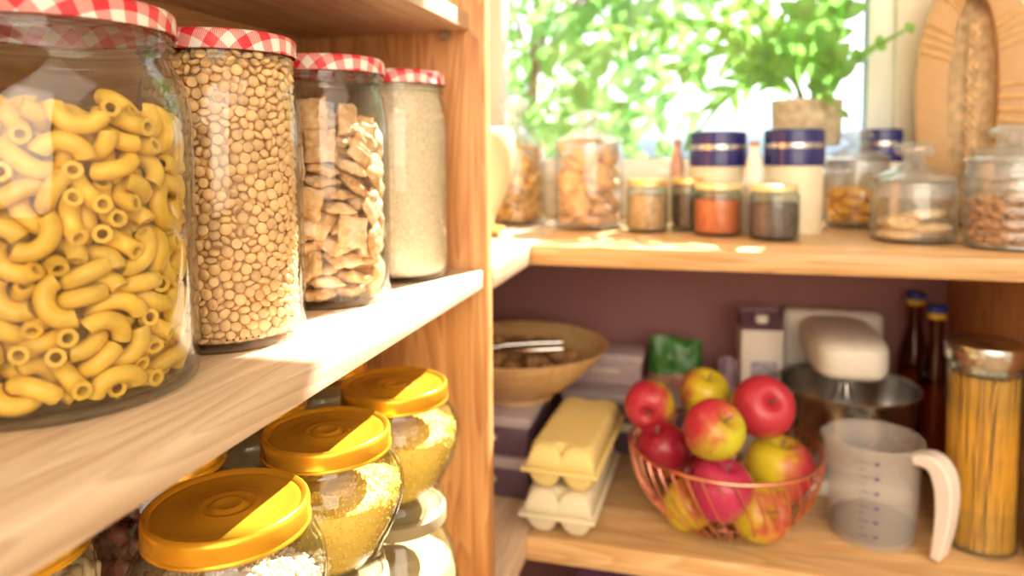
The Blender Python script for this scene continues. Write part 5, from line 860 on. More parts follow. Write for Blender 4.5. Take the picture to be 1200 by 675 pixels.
knob_jar('glass_jar', .403, 1.132, .0535, .118, 'ribbed glass jar of almonds at the right end of the counter', G1, ribs=True, lid_h=.052)
knob_jar('glass_jar', .462, 1.290, .058, .128, 'knobbed glass jar of pale sugar behind the ribbed almond jar', G1, lid_h=.045)
M_BISC = plain('brown_biscuit', (.78, .46, .19), .7, var=.22, scale=120, rnd=.25, bmp=.0008)
M_ORNG = plain('orange_dried_fruit', (.85, .45, .09), .4, var=.25, scale=80, rnd=.3)
M_APRI = plain('dried_apricot', (.98, .45, .01), .38, var=.06, scale=60, rnd=.12, Subsurface_Weight=.2)
M_ALMD = plain('almond_skin', (.52, .25, .10), .55, var=.18, scale=160, rnd=.2)
def biscuit(seed):
    mb = MB(); mb.lathe([(0, -.007), (.017, -.007), (.0205, -.0045), (.0215, 0), (.020, .004), (.015, .0068), (.007, .0082), (0, .0085)], 28, fn=lambda a, z: 1+.03*math.sin(3*a+seed)+.02*math.sin(7*a+seed*2))
    mb.v = [Vector(p)*(1+.05*noise.noise(Vector(p)*160+Vector((seed, 0, 0)))) for p in mb.v]; return mb.mesh('biscuit', M_BISC, angle=70)
scatter('biscuit', [biscuit(s) for s in range(4)], 'cookie', (-.198, 1.268, MID+.006), 1.1, 'round brown biscuit in the tall biscuit jar', 'biscuit', 'biscuits in the glass jar')
scatter('dried_fruit', [lump((.013, .011, .0044), s, M_ORNG, 'dried_fruit', .4, 2) for s in range(4)], 'granola', (-.349, 1.326, MID+.006), 1.03, 'orange-brown dried fruit piece in the tall jar beside the cream pitcher', 'dried fruit', 'orange-brown dried fruit in the jar')
filler('dried_fruit_pieces', [(0, .006), (.036, .006), (.037, .10), (.02, .118), (0, .12)], M_ORNG, (-.349, 1.326, MID), 'orange-brown dried fruit deep inside the jar beside the cream pitcher', 'dried fruit', .006, 80, 40)
scatter('dried_apricot', [lump((.0185, .0175, .0082), s, M_APRI, 'dried_apricot', .25, 1.5) for s in range(4)], 'apricot', (.258, 1.387, MID+.006), 1, 'bright orange dried apricot in the knobbed jar', 'apricot', 'dried apricots in the jar')
def almond(seed):
    mb = MB(); mb.ball((0, 0, 0), (1, 1, 1), 16, 10); mb.v = [Vector((p[0]*.0125, p[1]*.0078*(1-.35*p[0]), p[2]*.0052*(1-.2*p[0]))) for p in mb.v]; return mb.mesh('almond', M_ALMD, angle=80)
scatter('almond', [almond(0)], 'almond', (.403, 1.132, MID+.006), .9, 'brown almond in the ribbed jar', 'almond', 'almonds in the ribbed jar')
M_COOK = plain('pale_cookie', (.84, .62, .34), .8, var=.10, scale=120, bmp=.001)
def flatcookie(seed, r):
    mb = MB(); mb.lathe([(0, 0), (r*.9, .0005), (r, .004), (r*.96, .009), (r*.7, .0125), (r*.3, .0135), (0, .0138)], 36, fn=lambda a, z: 1+.035*math.sin(3*a+seed)+.02*math.sin(8*a))
    mb.v = [Vector(p)+Vector((0, 0, .0015*noise.noise(Vector(p)*110+Vector((seed, 0, 0))))) for p in mb.v]; return mb
for k, (dx, dy, dz, rx, ry, r) in enumerate(((-.020, -.014, .0055, 0, 0, .031), (.026, .012, .0055, .0, 0, .026), (-.014, .028, .0055, 0, 0, .022), (.018, -.018, .015, .10, .08, .030), (-.016, .014, .0205, -.08, .06, .030), (.012, -.006, .034, .10, -.12, .030), (-.018, -.014, .0235, .16, .0, .024))):
    o = flatcookie(k*2.3, r).build('flat_cookie', M_COOK); o.location = (.300+dx, 1.190+dy, MID+dz); o.rotation_euler = (rx, ry, k)
    tag(o, 'pale flat cookie lying in the low knobbed jar', 'cookie', 'pale cookies in the low jar')
filler('sugar', [(0, .006), (.050, .006), (.0545, .014), (.0550, .060), (.03, .066), (0, .067)], plain('pale_sugar', (.86, .76, .52), .9, var=.03, scale=200), (.462, 1.290, MID), 'pale sugar in the knobbed jar behind the almonds', 'sugar', .001, 60, 48)
# spice jars
def spice_jar(x, y, r, h, lidm, lab, cont, clab, fill):
    t = thing('spice_jar', lab, 'jar', (x, y, MID), 0, 'small spice jars')
    o = [(0, 0), (r*.93, 0), (r, .004), (r, h*.78), (r*.97, h*.84), (r*.88, h*.88), (r*.88, h*.95)]; i = [(a-.0022, max(z, .0055)) for a, z in o[1:]][::-1]+[(0, .0055)]
    MB().lathe(o+i, 56).build('jar_body', M_GLASS_THICK, t, angle=50)
    MB().lathe([(0, h), (r*.86, h), (r*.93, h-.001), (r*.95, h-.003), (r*.95, h*.89), (r*.90, h*.885), (r*.90, h-.004), (0, h-.0035)], 56).build('lid', lidm, t, angle=50)
    o = filler('spice', [(0, .0062), (r*.88, .0062), (r-.0032, .009), (r-.0030, h*fill), (r*.4, h*fill+.001), (0, h*fill+.0015)], cont, (x, y, MID), clab, 'spice', .0012, 160, 48)
    o['group'] = 'ground and whole spices'
M_PGOLD = plain('pale_yellow_lid', (.88, .74, .40), .35, .4, var=.03)
spice_jar(-.093, 1.233, .0355, .088, M_GOLD2, 'small gold-lidded spice jar of tan seeds, first of the row beside the biscuit jar', plain('tan_seeds', (.70, .42, .22), .7, var=.35, scale=260, bmp=.001), 'tan seeds inside the first small spice jar', .70)
spice_jar(-.028, 1.270, .029, .090, M_GOLD2, 'narrow spice jar of dark brown cloves behind the paprika jar', plain('dark_cloves', (.16, .07, .03), .7, var=.4, scale=200, bmp=.001), 'dark brown cloves in the narrow spice jar', .68)
spice_jar(.021, 1.204, .0385, .084, M_PGOLD, 'small spice jar of bright orange-red paprika', plain('paprika', (.78, .15, .025), .8, var=.06, scale=220), 'bright orange-red paprika powder', .68)
spice_jar(.103, 1.167, .0375, .084, M_PGOLD, 'small spice jar of dark purple-brown peppercorns', plain('peppercorns', (.16, .09, .095), .6, var=.5, scale=280, bmp=.0016), 'dark purple-brown peppercorns in the last spice jar', .66)
# blue lidded canisters
M_BLUE = plain('deep_blue_enamel', (.018, .022, .17), .22, var=.04); M_CREAM = plain('cream_stoneware', (.82, .74, .56), .35, var=.02)
def canister(x, y, r, top, lab, m=None):
    h = top; t = thing('canister', lab, 'canister', (x, y, MID), 0, 'cream canisters with blue lids')
    MB().lathe([(0, 0), (r*.93, 0), (r*.97, .003), (r*.97, h-.060), (r*.90, h-.056), (r*.90, h-.012), (0, h-.012)], 56).build('body', M_CREAM, t)
    MB().lathe([(0, h), (r*.90, h), (r*.98, h-.002), (r, h-.006), (r, h-.030), (r*1.012, h-.031), (r*1.012, h-.058), (r*.985, h-.0595), (r*.93, h-.059), (r*.93, h-.010), (0, h-.010)], 64).build('lid', M_BLUE, t, angle=30)
    b = MB().lathe([(r*1.004, h-.031), (r*1.02, h-.031), (r*1.024, h-.027), (r*1.02, h-.023), (r*1.002, h-.023)], 64).build('metal_band', M_STEEL, t); b['label'] = 'shiny steel band around the blue lid'
    return t
canister(.022, 1.305, .0478, .168, 'cream canister with deep blue lid behind the paprika jar')
canister(.142, 1.275, .0475, .170, 'cream canister with deep blue lid standing in front of the plant pot')
canister(.312, 1.458, .036, .172, 'blue-lidded canister half hidden behind the apricot jar')
# little bottles between them
M_CORK = plain('cork', (.50, .28, .12), .8, var=.15, scale=200)
def bottle(x, y, r, h, m, lab, nm='bottle'):
    t = thing(nm, lab, 'bottle', (x, y, MID), 0)
    MB().lathe([(0, 0), (r*.9, 0), (r, .003), (r, h*.70), (r*.8, h*.80), (r*.5, h*.87), (r*.5, h*.93), (r*.6, h*.935), (r*.6, h*.95), (0, h*.95)], 40).build('bottle_body', m, t)
    MB().lathe([(0, h*.945), (r*.45, h*.945), (r*.55, h*.99), (r*.5, h), (0, h)], 24).build('stopper', M_CORK, t)
bottle(.077, 1.222, .0145, .150, plain('white_porcelain', (.86, .85, .82), .2, var=.01), 'slim white bottle with brown stopper between the two blue lids')
bottle(-.047, 1.322, .012, .155, plain('rose_brown_glass', (.55, .30, .22), .2, var=.1), 'slim rose-brown bottle left of the first blue-lidded canister')
# cream pitcher on a saucer
t = thing('pitcher', 'cream round-bellied pitcher peeking out from behind the upright panel', 'pitcher', (-.372, 1.125, MID+.008))
P = [(0, 0), (.034, 0), (.036, .003), (.045, .03), (.060, .06), (.071, .095), (.0755, .125), (.0745, .15), (.070, .163), (.067, .166), (.0645, .163), (.068, .15), (.071, .125), (.067, .097), (.056, .063), (.04, .033), (.03, .008), (0, .007)]
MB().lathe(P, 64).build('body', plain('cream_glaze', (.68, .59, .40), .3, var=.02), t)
MB().tube([(-.070, 0, .145), (-.095, 0, .14), (-.105, 0, .11), (-.095, 0, .08), (-.062, 0, .065)], .006, 12).build('handle', plain('cream_glaze_handle', (.84, .76, .55), .3, var=.02), t)
tag(MB().lathe([(0, 0), (.030, 0), (.032, .002), (.050, .006), (.058, .011), (.0575, .0125), (.049, .009), (.036, .008), (0, .008)], 56).build('saucer', plain('ochre_saucer', (.80, .56, .14), .4, var=.05), None, loc=(-.372, 1.125, MID)), 'ochre saucer under the cream pitcher', 'saucer')

# ------------------------------------------------------------------ plants
def leaf(mb, base, d, nrm, L_, W, curl=.2, n=6, fold=.25):
    d = d.normalized(); s = d.cross(nrm).normalized(); nn = s.cross(d).normalized(); v = []
    for k in range(n+1):
        t = k/n; w_ = W*math.sin(PI*min(1, (t*.93+.07)))**.75*(1-.35*t) if t < 1 else 0
        c = base+d*(L_*t)-nn*(curl*L_*t*t)
        v += [c-s*w_+nn*fold*w_, c, c+s*w_+nn*fold*w_]
    f = []
    for k in range(n):
        a = k*3; f += [(a, a+1, a+4, a+3), (a+1, a+2, a+5, a+4)]
    mb.add(v, f)
def bez(P, n):
    P = [Vector(p) for p in P]; out = []
    for i in range(n+1):
        t = i/n; Q = P[:]
        while len(Q) > 1: Q = [Q[j].lerp(Q[j+1], t) for j in range(len(Q)-1)]
        out.append(Q[0])
    return out
def frond(root, ctrl, nl, LL, WW, m, ms, seed=0, face=Vector((0, -1, .25)), core=.010):
    """a deeply lobed fern frond: rachis, web along it and pairs of lobes"""
    rnd = random.Random(seed); pts = bez(ctrl, nl); mb = MB(); v = []; f = []
    for k, p in enumerate(pts):
        tg = (pts[min(k+1, nl)]-pts[max(k-1, 0)]).normalized(); s = tg.cross(face).normalized(); t = k/nl
        w_ = core*(.3+math.sin(PI*min(1, t*1.0+.05))) if t > .22 else core*.12
        v += [p-s*w_, p+face.normalized()*.002, p+s*w_]
        if t > .25 and k < nl:
            for sg in (-1, 1):
                if rnd.random() < .06: continue
                l = LL*(math.sin(PI*(t-.18)/.9)**.6)*(.8+.4*rnd.random()); dr = (s*sg*1.0+tg*(.75+.3*rnd.random())+face*rnd.uniform(-.25, .25)-Vector((0, 0, .15)))
                leaf(mb, p, dr, face+Vector((rnd.uniform(-.3, .3), 0, rnd.uniform(-.3, .3))), l, WW*(.8+.4*rnd.random()), .15+.25*rnd.random())
    for k in range(nl): a = k*3; f += [(a, a+1, a+4, a+3), (a+1, a+2, a+5, a+4)]
    mb.add(v, f)
    tg = (pts[-1]-pts[-2]).normalized(); leaf(mb, pts[-1], tg, face, LL*.9, WW*1.1, .2)
    o = mb.build('frond', m, root, angle=80)
    MB().tube(pts[:max(3, nl*3//4)], .0016, 6).build('stalk', ms, o)
    return o
M_LEAF = leafmat('fern_leaf', (.12, .34, .07), (.30, .54, .12)); M_STALK = plain('green_stalk', (.25, .33, .08), .5)
fp = Vector((.180, 1.434, MID+.142))
t = thing('potted_fern', 'lobed fern in a grey-beige cylindrical pot in front of the window', 'plant', fp)
MB().lathe([(0, 0), (.056, 0), (.0585, .002), (.062, .08), (.0615, .084), (.0585, .084), (.057, .070), (0, .070)], 56).build('pot', plain('grey_beige_pot', (.56, .50, .36), .8, var=.18, scale=60, bmp=.001), t)
MB().lathe([(0, .074), (.03, .0745), (.0572, .0725), (.0572, .069), (0, .069)], 40).build('soil', plain('potting_soil', (.09, .05, .03), .95, var=.4, scale=200, bmp=.003), t)
mb = MB(); rnd = random.Random(3)
for ctrl, nl, LL, WW, core, sd in (
    ([(-.01, 0, .07), (-.03, -.02, .15), (-.03, -.02, .22), (.02, -.03, .33)], 6, .055, .019, .020, 1),
    ([(.01, 0, .07), (.0, .01, .16), (.04, 0, .22), (.09, -.02, .34)], 6, .050, .018, .020, 2),
    ([(.02, 0, .07), (.03, .0, .13), (.08, -.02, .16), (.155, -.03, .20)], 5, .018, .012, .007, 3),
    ([(0, 0, .07), (-.05, -.04, .20), (-.14, -.05, .21), (-.25, -.06, .12)], 9, .060, .011, .009, 4),
    ([(-.01, 0, .07), (-.04, -.03, .13), (-.10, -.05, .17), (-.19, -.07, .03)], 8, .055, .009, .008, 5),
    ([(0, 0, .07), (-.08, -.02, .24), (-.20, -.03, .26), (-.36, -.05, .20)], 11, .060, .010, .008, 6),
    ([(0, .0, .07), (-.04, -.02, .2), (-.09, -.02, .26), (-.16, -.03, .30)], 7, .055, .013, .014, 7),
    ([(.01, -.02, .07), (.01, -.04, .13), (-.02, -.06, .13), (.045, -.085, .060)], 7, .022, .007, .008, 8),
    ([(.02, .0, .07), (.03, -.02, .12), (.05, -.03, .15), (.03, -.04, .17)], 4, .045, .022, .018, 9),
    ([(-.02, .0, .07), (-.05, -.02, .12), (-.07, -.04, .15), (-.10, -.06, .14)], 5, .045, .016, .014, 10)):
    frond(t, ctrl, nl, LL, WW, M_LEAF, M_STALK, sd, core=core)
# little wooden stand the pot is on
t = thing('plant_stand', 'low wooden stand under the potted fern', 'stand', (.155, 1.43, MID))
MB().box(-.045, .042, -.050, .055, .128, .142, .001).build('stand_top', W_SHELF_X, t)
for x, y in ((-.038, -.045), (-.038, .05), (.035, -.045), (.035, .05)): MB().box(x-.006, x+.006, y-.005, y+.005, 0, .128, .001).build('leg', W_SHELF_X, t)
# tree outside the window
M_TREE = leafmat('sunlit_tree_leaf', (.12, .32, .07), (.28, .50, .15), trans=.55); M_TREE2 = leafmat('young_tree_leaf', (.24, .44, .12), (.44, .60, .26), trans=.6)
t = thing('leafy_tree', 'bright green leafy tree outside the window', 'tree', (-.55, 2.35, 0))
bark = plain('tree_bark', (.30, .22, .14), .9, var=.3, scale=30)
MB().tube([(0, 0, 0), (.02, 0, .7), (-.02, .02, 1.3), (.03, 0, 2.1)], [.035, .030, .022, .010], 12).build('trunk', bark, t)
rnd = random.Random(11)
for bi, (tx, ty, tz, nl) in enumerate(((-.30, -.20, 1.25, 2), (.15, -.30, 1.28, 2), (.35, -.25, 1.45, 2), (-.10, -.35, 1.52, 2), (-.35, -.25, 1.72, 2), (.22, -.35, 1.68, 2), (.05, -.2, 1.38, 2), (-.2, -.3, 1.4, 2), (.35, -.4, 1.60, 1), (.62, -.30, 2.02, 3), (.85, -.25, 2.02, 3), (1.02, -.3, 2.12, 3), (.45, -.3, 1.98, 3), (.2, -.25, 1.95, 2), (-.1, -.2, 1.95, 2))):
    st = Vector((0, 0, max(.8, tz-.45))); pts = bez([st, st.lerp(Vector((tx, ty, tz)), .5)+Vector((0, 0, .10)), (tx, ty, tz)], 6)
    br = MB().tube(pts, [.010, .009, .008, .006, .005, .004, .002], 8).build('branch', bark, t)
    mb = MB()
    for k in range(62*nl//2+16):
        c = Vector((tx+rnd.gauss(0, .13), ty+rnd.gauss(0, .12), tz+rnd.gauss(0, .10)))
        if c.z+0 > H+.50 and tz < H+.5: c.z = H+.48-rnd.random()*.1
        d = Vector((rnd.uniform(-1, 1), rnd.uniform(-.8, .4), rnd.uniform(-1.2, .5)))
        leaf(mb, c, d, Vector((rnd.uniform(-.6, .6), -1, rnd.uniform(-.2, .9))), rnd.uniform(.06, .11), rnd.uniform(.013, .024), rnd.uniform(0, .4))
    fo = mb.build('foliage', M_TREE2 if bi % 3 == 1 else M_TREE, t, angle=80)

# ------------------------------------------------------------------ wicker tray leaning by the window
m, nt, b = newmat('woven_wicker'); setb(b, None, .6)
tc = node(nt, 'ShaderNodeTexCoord'); br = node(nt, 'ShaderNodeTexBrick'); br.inputs['Scale'].default_value = 95; br.inputs['Color1'].default_value = (.74, .58, .35, 1); br.inputs['Color2'].default_value = (.64, .47, .26, 1); br.inputs['Mortar'].default_value = (.42, .22, .08, 1); br.inputs['Mortar Size'].default_value = .06
mpn = node(nt, 'ShaderNodeMapping'); mpn.inputs['Rotation'].default_value = (PI/2, 0, 0); nt.links.new(tc.outputs['Object'], mpn.inputs[0]); nt.links.new(mpn.outputs[0], br.inputs[0]); nt.links.new(br.outputs[0], b.inputs['Base Color']); bump(nt, b, br.outputs['Fac'], -.6, .002)
M_WICK = m
t = thing('wicker_tray', 'oval woven wicker tray standing against the wall right of the window', 'tray', (.447, 1.424, MID), math.radians(-14))
def oval(a, hgt, n=64): return [(a*math.copysign(abs(math.cos(2*PI*k/n))**.9, math.cos(2*PI*k/n)), hgt*math.copysign(abs(math.sin(2*PI*k/n))**.9, math.sin(2*PI*k/n))) for k in range(n)]
A, B_ = .088, .222; n = 72; ro = oval(A, B_, n); ri = oval(A-.052, B_-.048, n); zc = B_
mb = MB(); v = []; f = []
sec = lambda k: [(*ro[k], .012), (*ro[k], .0), (ro[k][0]*.97, ro[k][1]*.985, -.022), ((ro[k][0]+ri[k][0])/2, (ro[k][1]+ri[k][1])/2, -.028), (ri[k][0]*1.02, ri[k][1]*1.01, -.022), (*ri[k], -.006), (*ri[k], .022), (ro[k][0]*.95, ro[k][1]*.97, .022)]
for k in range(n): v += [(x, y_, z+zc) for x, z, y_ in [(p[0], p[1], p[2]) for p in sec(k)]]
for k in range(n):
    j = (k+1) % n
    for q in range(8): f.append((k*8+q, k*8+(q+1) % 8, j*8+(q+1) % 8, j*8+q))
mb.add(v, f); mb.build('rim', M_WICK, t, angle=60)
mb = MB()
for k in range(-11, 12):                     # the woven base: upright stakes with rows of weavers between them
    x = k*.0042
    if abs(x) < A-.050: hh = (B_-.046)*math.sqrt(max(0, 1-(x/(A-.050))**2)); mb.tube([(x, .016+.0015*(-1)**k, zc-hh), (x, .016+.0015*(-1)**k, zc+hh)], .0017, 6)
for k in range(-40, 41):
    z = k*.0042; q = 1-(z/(B_-.046))**2
    if q > 0.02: xx = (A-.050)*math.sqrt(q); mb.tube([(-xx+2*xx*i/16, .0145+.002*math.cos(i*PI+k*PI), zc+z) for i in range(17)], .0017, 5)
mb.build('woven_base', plain('split_cane', (.84, .66, .42), .6, var=.16, scale=60), t)
mb = MB()
for ph in (0, 2*PI/3, 4*PI/3): mb.tube([(.007*math.sin(i*.55+ph), .008-.003*math.cos(i*1.1+ph), zc-.13+.26*i/60) for i in range(61)], .0030, 6)
mb.build('braid', plain('braided_cane', (.84, .62, .36), .6, var=.2), t)
for a0 in (.25, .75, .03, .47, .13, .37):
    mb = MB()
    for w_ in range(9 if a0 in (.25, .75) else 4):
        k = int(a0*n)+w_-4; k %= n; mb.tube([(p[0], p[2], zc+p[1]) for p in [(q[0]*1.01, q[1]*1.006, q[2]*1.12) for q in sec(k)]], .0022, 6, closed=True)
    mb.build('binding', plain('cane_binding', (.76, .50, .22), .5, var=.1), t)

# ------------------------------------------------------------------ the shaded corner shelf
M_APS = {}
def apple(k, p, r, red, yel, dirv, bias, label, tilt):
    t = thing('apple', label, 'apple', p, 0, 'apples in the copper basket')
    t.rotation_euler = tilt
    prof = [(0, -.80), (.12, -.84), (.24, -.90), (.36, -.93), (.52, -.88), (.72, -.70), (.89, -.40), (.985, -.02), (1.0, .20), (.95, .48), (.82, .72), (.62, .87), (.42, .92), (.26, .87), (.12, .74), (.05, .64), (0, .60)]
    mb = MB(); fine = []
    for i in range(len(prof)-1):
        for s in range(3):
            tt = s/3; fine.append((prof[i][0]+(prof[i+1][0]-prof[i][0])*tt, prof[i][1]+(prof[i+1][1]-prof[i][1])*tt))
    fine.append(prof[-1])
    for _ in range(3): fine = [fine[0]]+[((fine[i-1][0]+2*fine[i][0]+fine[i+1][0])/4, (fine[i-1][1]+2*fine[i][1]+fine[i+1][1])/4) for i in range(1, len(fine)-1)]+[fine[-1]]
    mb.lathe([(a*r, z*r) for a, z in fine], 48, fn=lambda a, z: 1+.018*math.cos(5*a+k)*(1 if z < 0 else .4)+.02*math.cos(a+k))
    m, nt, b = newmat('apple_skin'); setb(b, None, .27); tc = node(nt, 'ShaderNodeTexCoord'); L = nt.links.new
    dp = node(nt, 'ShaderNodeVectorMath', operation='DOT_PRODUCT'); dp.inputs[1].default_value = Vector(dirv).normalized()/r; L(tc.outputs['Object'], dp.inputs[0])
    mpn = node(nt, 'ShaderNodeMapping'); mpn.inputs['Scale'].default_value = (90, 90, 14); L(tc.outputs['Object'], mpn.inputs[0]); nz = node(nt, 'ShaderNodeTexNoise'); nz.inputs['Scale'].default_value = 1; nz.inputs['Detail'].default_value = 5; L(mpn.outputs[0], nz.inputs[0])
    n2 = node(nt, 'ShaderNodeTexNoise'); n2.inputs['Scale'].default_value = 26; L(tc.outputs['Object'], n2.inputs[0])
    a1 = node(nt, 'ShaderNodeMath', operation='MULTIPLY_ADD', i1=.9, i2=-.45+bias); L(nz.outputs[0], a1.inputs[0]); a2 = node(nt, 'ShaderNodeMath', operation='ADD'); L(dp.outputs['Value'], a2.inputs[0]); L(a1.outputs[0], a2.inputs[1])
    a3 = node(nt, 'ShaderNodeMath', operation='MULTIPLY_ADD', i1=1.0, i2=-.5); L(n2.outputs[0], a3.inputs[0]); a4 = node(nt, 'ShaderNodeMath', operation='ADD'); L(a2.outputs[0], a4.inputs[0]); L(a3.outputs[0], a4.inputs[1])
    mr = node(nt, 'ShaderNodeMapRange'); mr.inputs[1].default_value = -.7; mr.inputs[2].default_value = .7; L(a4.outputs[0], mr.inputs[0])
    c = ramp(nt, mr.outputs[0], [(.15, yel), (.42, tuple(.55*y_+.45*q for y_, q in zip(yel, red))), (.58, tuple(.2*y_+.8*q for y_, q in zip(yel, red))), (.85, red)]); L(c, b.inputs['Base Color'])
    mb.build('fruit', m, t, angle=80)
    MB().tube([(0, 0, .58*r), (.001, 0, .8*r), (.004, .002, 1.02*r)], [.0016, .0013, .0019], 8).build('stem', bark, t)
    MB().lathe([(0, -.82*r), (.09*r, -.85*r), (.13*r, -.90*r), (.06*r, -.93*r), (0, -.86*r)], 10, fn=lambda a, z: 1+.4*math.cos(5*a)).build('calyx', plain('dry_calyx', (.16, .10, .05), .9), t)
RED, DRED, YEL, GRN = (.50, .035, .06), (.32, .012, .035), (.72, .58, .035), (.58, .56, .035)
for k, a in enumerate((
    ((-.0807, 1.1348, -.4041), .0392, RED, YEL, (-.8, -.3, .5), .35, 'red apple with a yellow flank, topmost on the left rim of the basket', (1.7, .3, 0)),
    ((.0025, 1.200, -.4041), .0406, RED, YEL, (-1, 0, .1), -.75, 'plain yellow apple at the back of the pile', (.3, .2, 0)),
    ((.0865, 1.120, -.3898), .0459, RED, YEL, (0, -.2, .5), .85, 'rosy red apple, highest on the right of the pile', (.9, .5, 0)),
    ((.0151, 1.0124, -.3915), .0411, RED, GRN, (-1, .1, .1), -.12, 'yellow-green apple with a red blush on its left side, centre of the pile', (.5, .6, 0)),
    ((-.0563, 1.0799, -.4534), .0385, DRED, YEL, (0, 0, 1), .9, 'deep red apple against the left wires below the topmost red one', (.2, -.3, 0)),
    ((.0262, 1.0105, -.4741), .0423, (.52, .035, .11), YEL, (-.8, -.3, .3), .60, 'pinkish red apple in front behind the basket wires', (.1, .2, 0)),
    ((.112, 1.1319, -.4894), .0501, RED, YEL, (1, -.1, -.25), -.18, 'large yellow apple blushing red on the right side of the basket', (.1, .1, 0)),
    ((.0777, 1.0527, -.5192), .0412, RED, YEL, (0, 0, 1), -.8, 'yellow apple low in the front of the basket', (.8, .9, 0)),
    ((-.019, 1.0539, -.5218), .0362, RED, YEL, (0, 0, 1), -.75, 'small yellow apple lying on the basket bottom at the left', (.4, .4, 0)),
    ((-.0209, 1.1309, -.4995), .0387, DRED, YEL, (0, 0, 1), .8, 'dark red apple buried in the middle of the basket', (.6, .1, 0)))):
    p, r, rd, yl, dv, bi, lb, tl = a; apple(k, (p[0], p[1], H+p[2]), r, rd, yl, dv, bi, lb, tl)
# basket of copper wire, its ribs leaning one way
t = thing('wire_basket', 'round copper wire basket heaped with apples', 'basket', (.032, 1.108, LOW))
def bprof(h): q = h/.117; return .042+(.139-.042)*math.sqrt(max(0, 1-(1-q)**2.0))
rim = [(bprof(.117)*math.cos(2*PI*k/72), bprof(.117)*math.sin(2*PI*k/72), .117) for k in range(72)]
MB().tube(rim, .0026, 10, closed=True).build('rim', M_COPPER, t)
MB().tube([(.043*math.cos(2*PI*k/48), .043*math.sin(2*PI*k/48), .0022) for k in range(48)], .0022, 10, closed=True).build('base_ring', M_COPPER, t)
NW = 40; wire = None
for k in range(NW):
    if wire is None:
        pts = []
        for i in range(19):
            s = i/18; h = .117*(1-math.cos(s*PI/2)) if True else 0; a = -.55*s; r = bprof(h)+.0006; pts.append((r*math.cos(a), r*math.sin(a), max(h, .0022)))
        wire = MB().tube(pts, .0014, 8).build('wire', M_COPPER, t)
    else: c = wire.copy(); COL.objects.link(c); c.parent = t; c.rotation_euler = (0, 0, 2*PI*k/NW)
mb = MB()
for k in range(-3, 4):
    x = k*.0115; y = math.sqrt(.043**2-x*x); mb.tube([(x, -y, .0022), (x, y, .0022)], .00125, 8)
mb.build('base_wires', M_COPPER, t)
# egg cartons
def carton(z, label, col, rz, dx):
    t = thing('egg_carton', label, 'egg carton', (-.193+dx, 1.103, z), math.radians(rz), 'stacked egg cartons')
    nx, ny, W, Lc = 2, 5, .100, .235; m = plain('moulded_pulp', col, .9, var=.05, scale=300, bmp=.0005)
    def grid(fn, N=44, Mv=100):
        v = []; f = []
        for i in range(N+1):
            for j in range(Mv+1):
                x = -W/2+W*i/N; y = -Lc/2+Lc*j/Mv; v.append((x, y, fn(x, y)))
        for i in range(N):
            for j in range(Mv): a = i*(Mv+1)+j; f.append((a, a+1, a+Mv+2, a+Mv+1))
        return v, f
    def cups(x, y, p=4.5, s=.96):
        cx, cy = W/nx, Lc/ny; u = ((x+W/2) % cx)/cx*2-1; w_ = ((y+Lc/2) % cy)/cy*2-1
        return max(0, 1-abs(u/s)**p)*max(0, 1-abs(w_/s)**p)
    def edge(x, y): return max(0, 1-abs(x/(W/2))**14)*max(0, 1-abs(y/(Lc/2))**30)
    top = lambda x, y: .034+edge(x, y)**.5*(.018+.015*cups(x, y, 3.2)**.55+(.0 if abs(y) > Lc/2-.022 else .0145*(1-cups(x, y, 3.2)**.55)))
    bot = lambda x, y: .032-.0315*min(1, cups(x, y, 2.6, .93)**.55)
    for nm, fn in (('lid', top), ('tray', bot)):
        v, f = grid(fn); mb = MB(); mb.add(v, f); o = mb.build(nm, m, t, angle=80); sm = o.modifiers.new('thick', 'SOLIDIFY'); sm.thickness = .0014; sm.offset = -1 if nm == 'lid' else 1
    fl = MB()
    fl.box(-W/2-.006, W/2+.006, -Lc/2-.006, -Lc/2+.001, .030, .036, .001); fl.box(-W/2-.006, W/2+.006, Lc/2-.001, Lc/2+.006, .030, .036, .001)
    fl.box(-W/2-.006, -W/2+.001, -Lc/2, Lc/2, .030, .036, .001); fl.box(W/2-.001, W/2+.006, -Lc/2, Lc/2, .030, .036, .001)
    fl.build('flange', m, t)
carton(LOW, 'whitish egg carton at the bottom of the stack of two', (.80, .72, .52), -2, -.003)
carton(LOW+.067, 'yellow egg carton on top of the stack of two', (.86, .70, .28), -3, .003)
# wooden bowl with walnuts on two boxes
bz = LOW+.132
t = thing('wooden_bowl', 'wide turned wooden bowl of walnuts on the stacked storage boxes', 'bowl', (-.31, 1.20, bz))
MB().lathe([(0, .004), (.050, .004), (.052, 0), (.060, 0), (.061, .008), (.085, .022), (.115, .047), (.140, .072), (.154, .090), (.155, .093), (.1515, .093), (.137, .076), (.112, .053), (.083, .030), (.05, .014), (0, .010)], 80).build('bowl_body', wood('bowl_maple', 0, (.52, .30, .12), (.68, .44, .20), (.78, .55, .28), stave=2.0), t, angle=50)
M_WNUT = plain('walnut_shell', (.45, .24, .10), .6, var=.3, scale=120, rnd=.3, bmp=.002)
def walnut(s):
    mb = MB(); mb.ball((0, 0, 0), (1, 1, 1), 28, 18); v = []
    for p in mb.v:
        q = Vector(p); k = 1+.07*noise.noise(q*2.6+Vector((s*5, 0, 0)))+.05*noise.noise(q*6+Vector((s, 0, 0)))
        seam = .05*math.exp(-(q.y/.09)**2); k += seam; v.append(Vector((q.x*.0180, q.y*.0155, q.z*.0158))*k)
    mb.v = v; return mb.mesh('walnut', M_WNUT, angle=80)
scatter('walnut', [walnut(s) for s in range(4)], 'walnut', (-.31, 1.20, bz+.002), 1, 'brown walnut in its shell in the wooden bowl', 'walnut', 'walnuts in the wooden bowl')
t = thing('nutcracker', 'shiny steel nutcracker lying across the walnuts', 'nutcracker', (-.275, 1.13, bz+.100), math.radians(12))
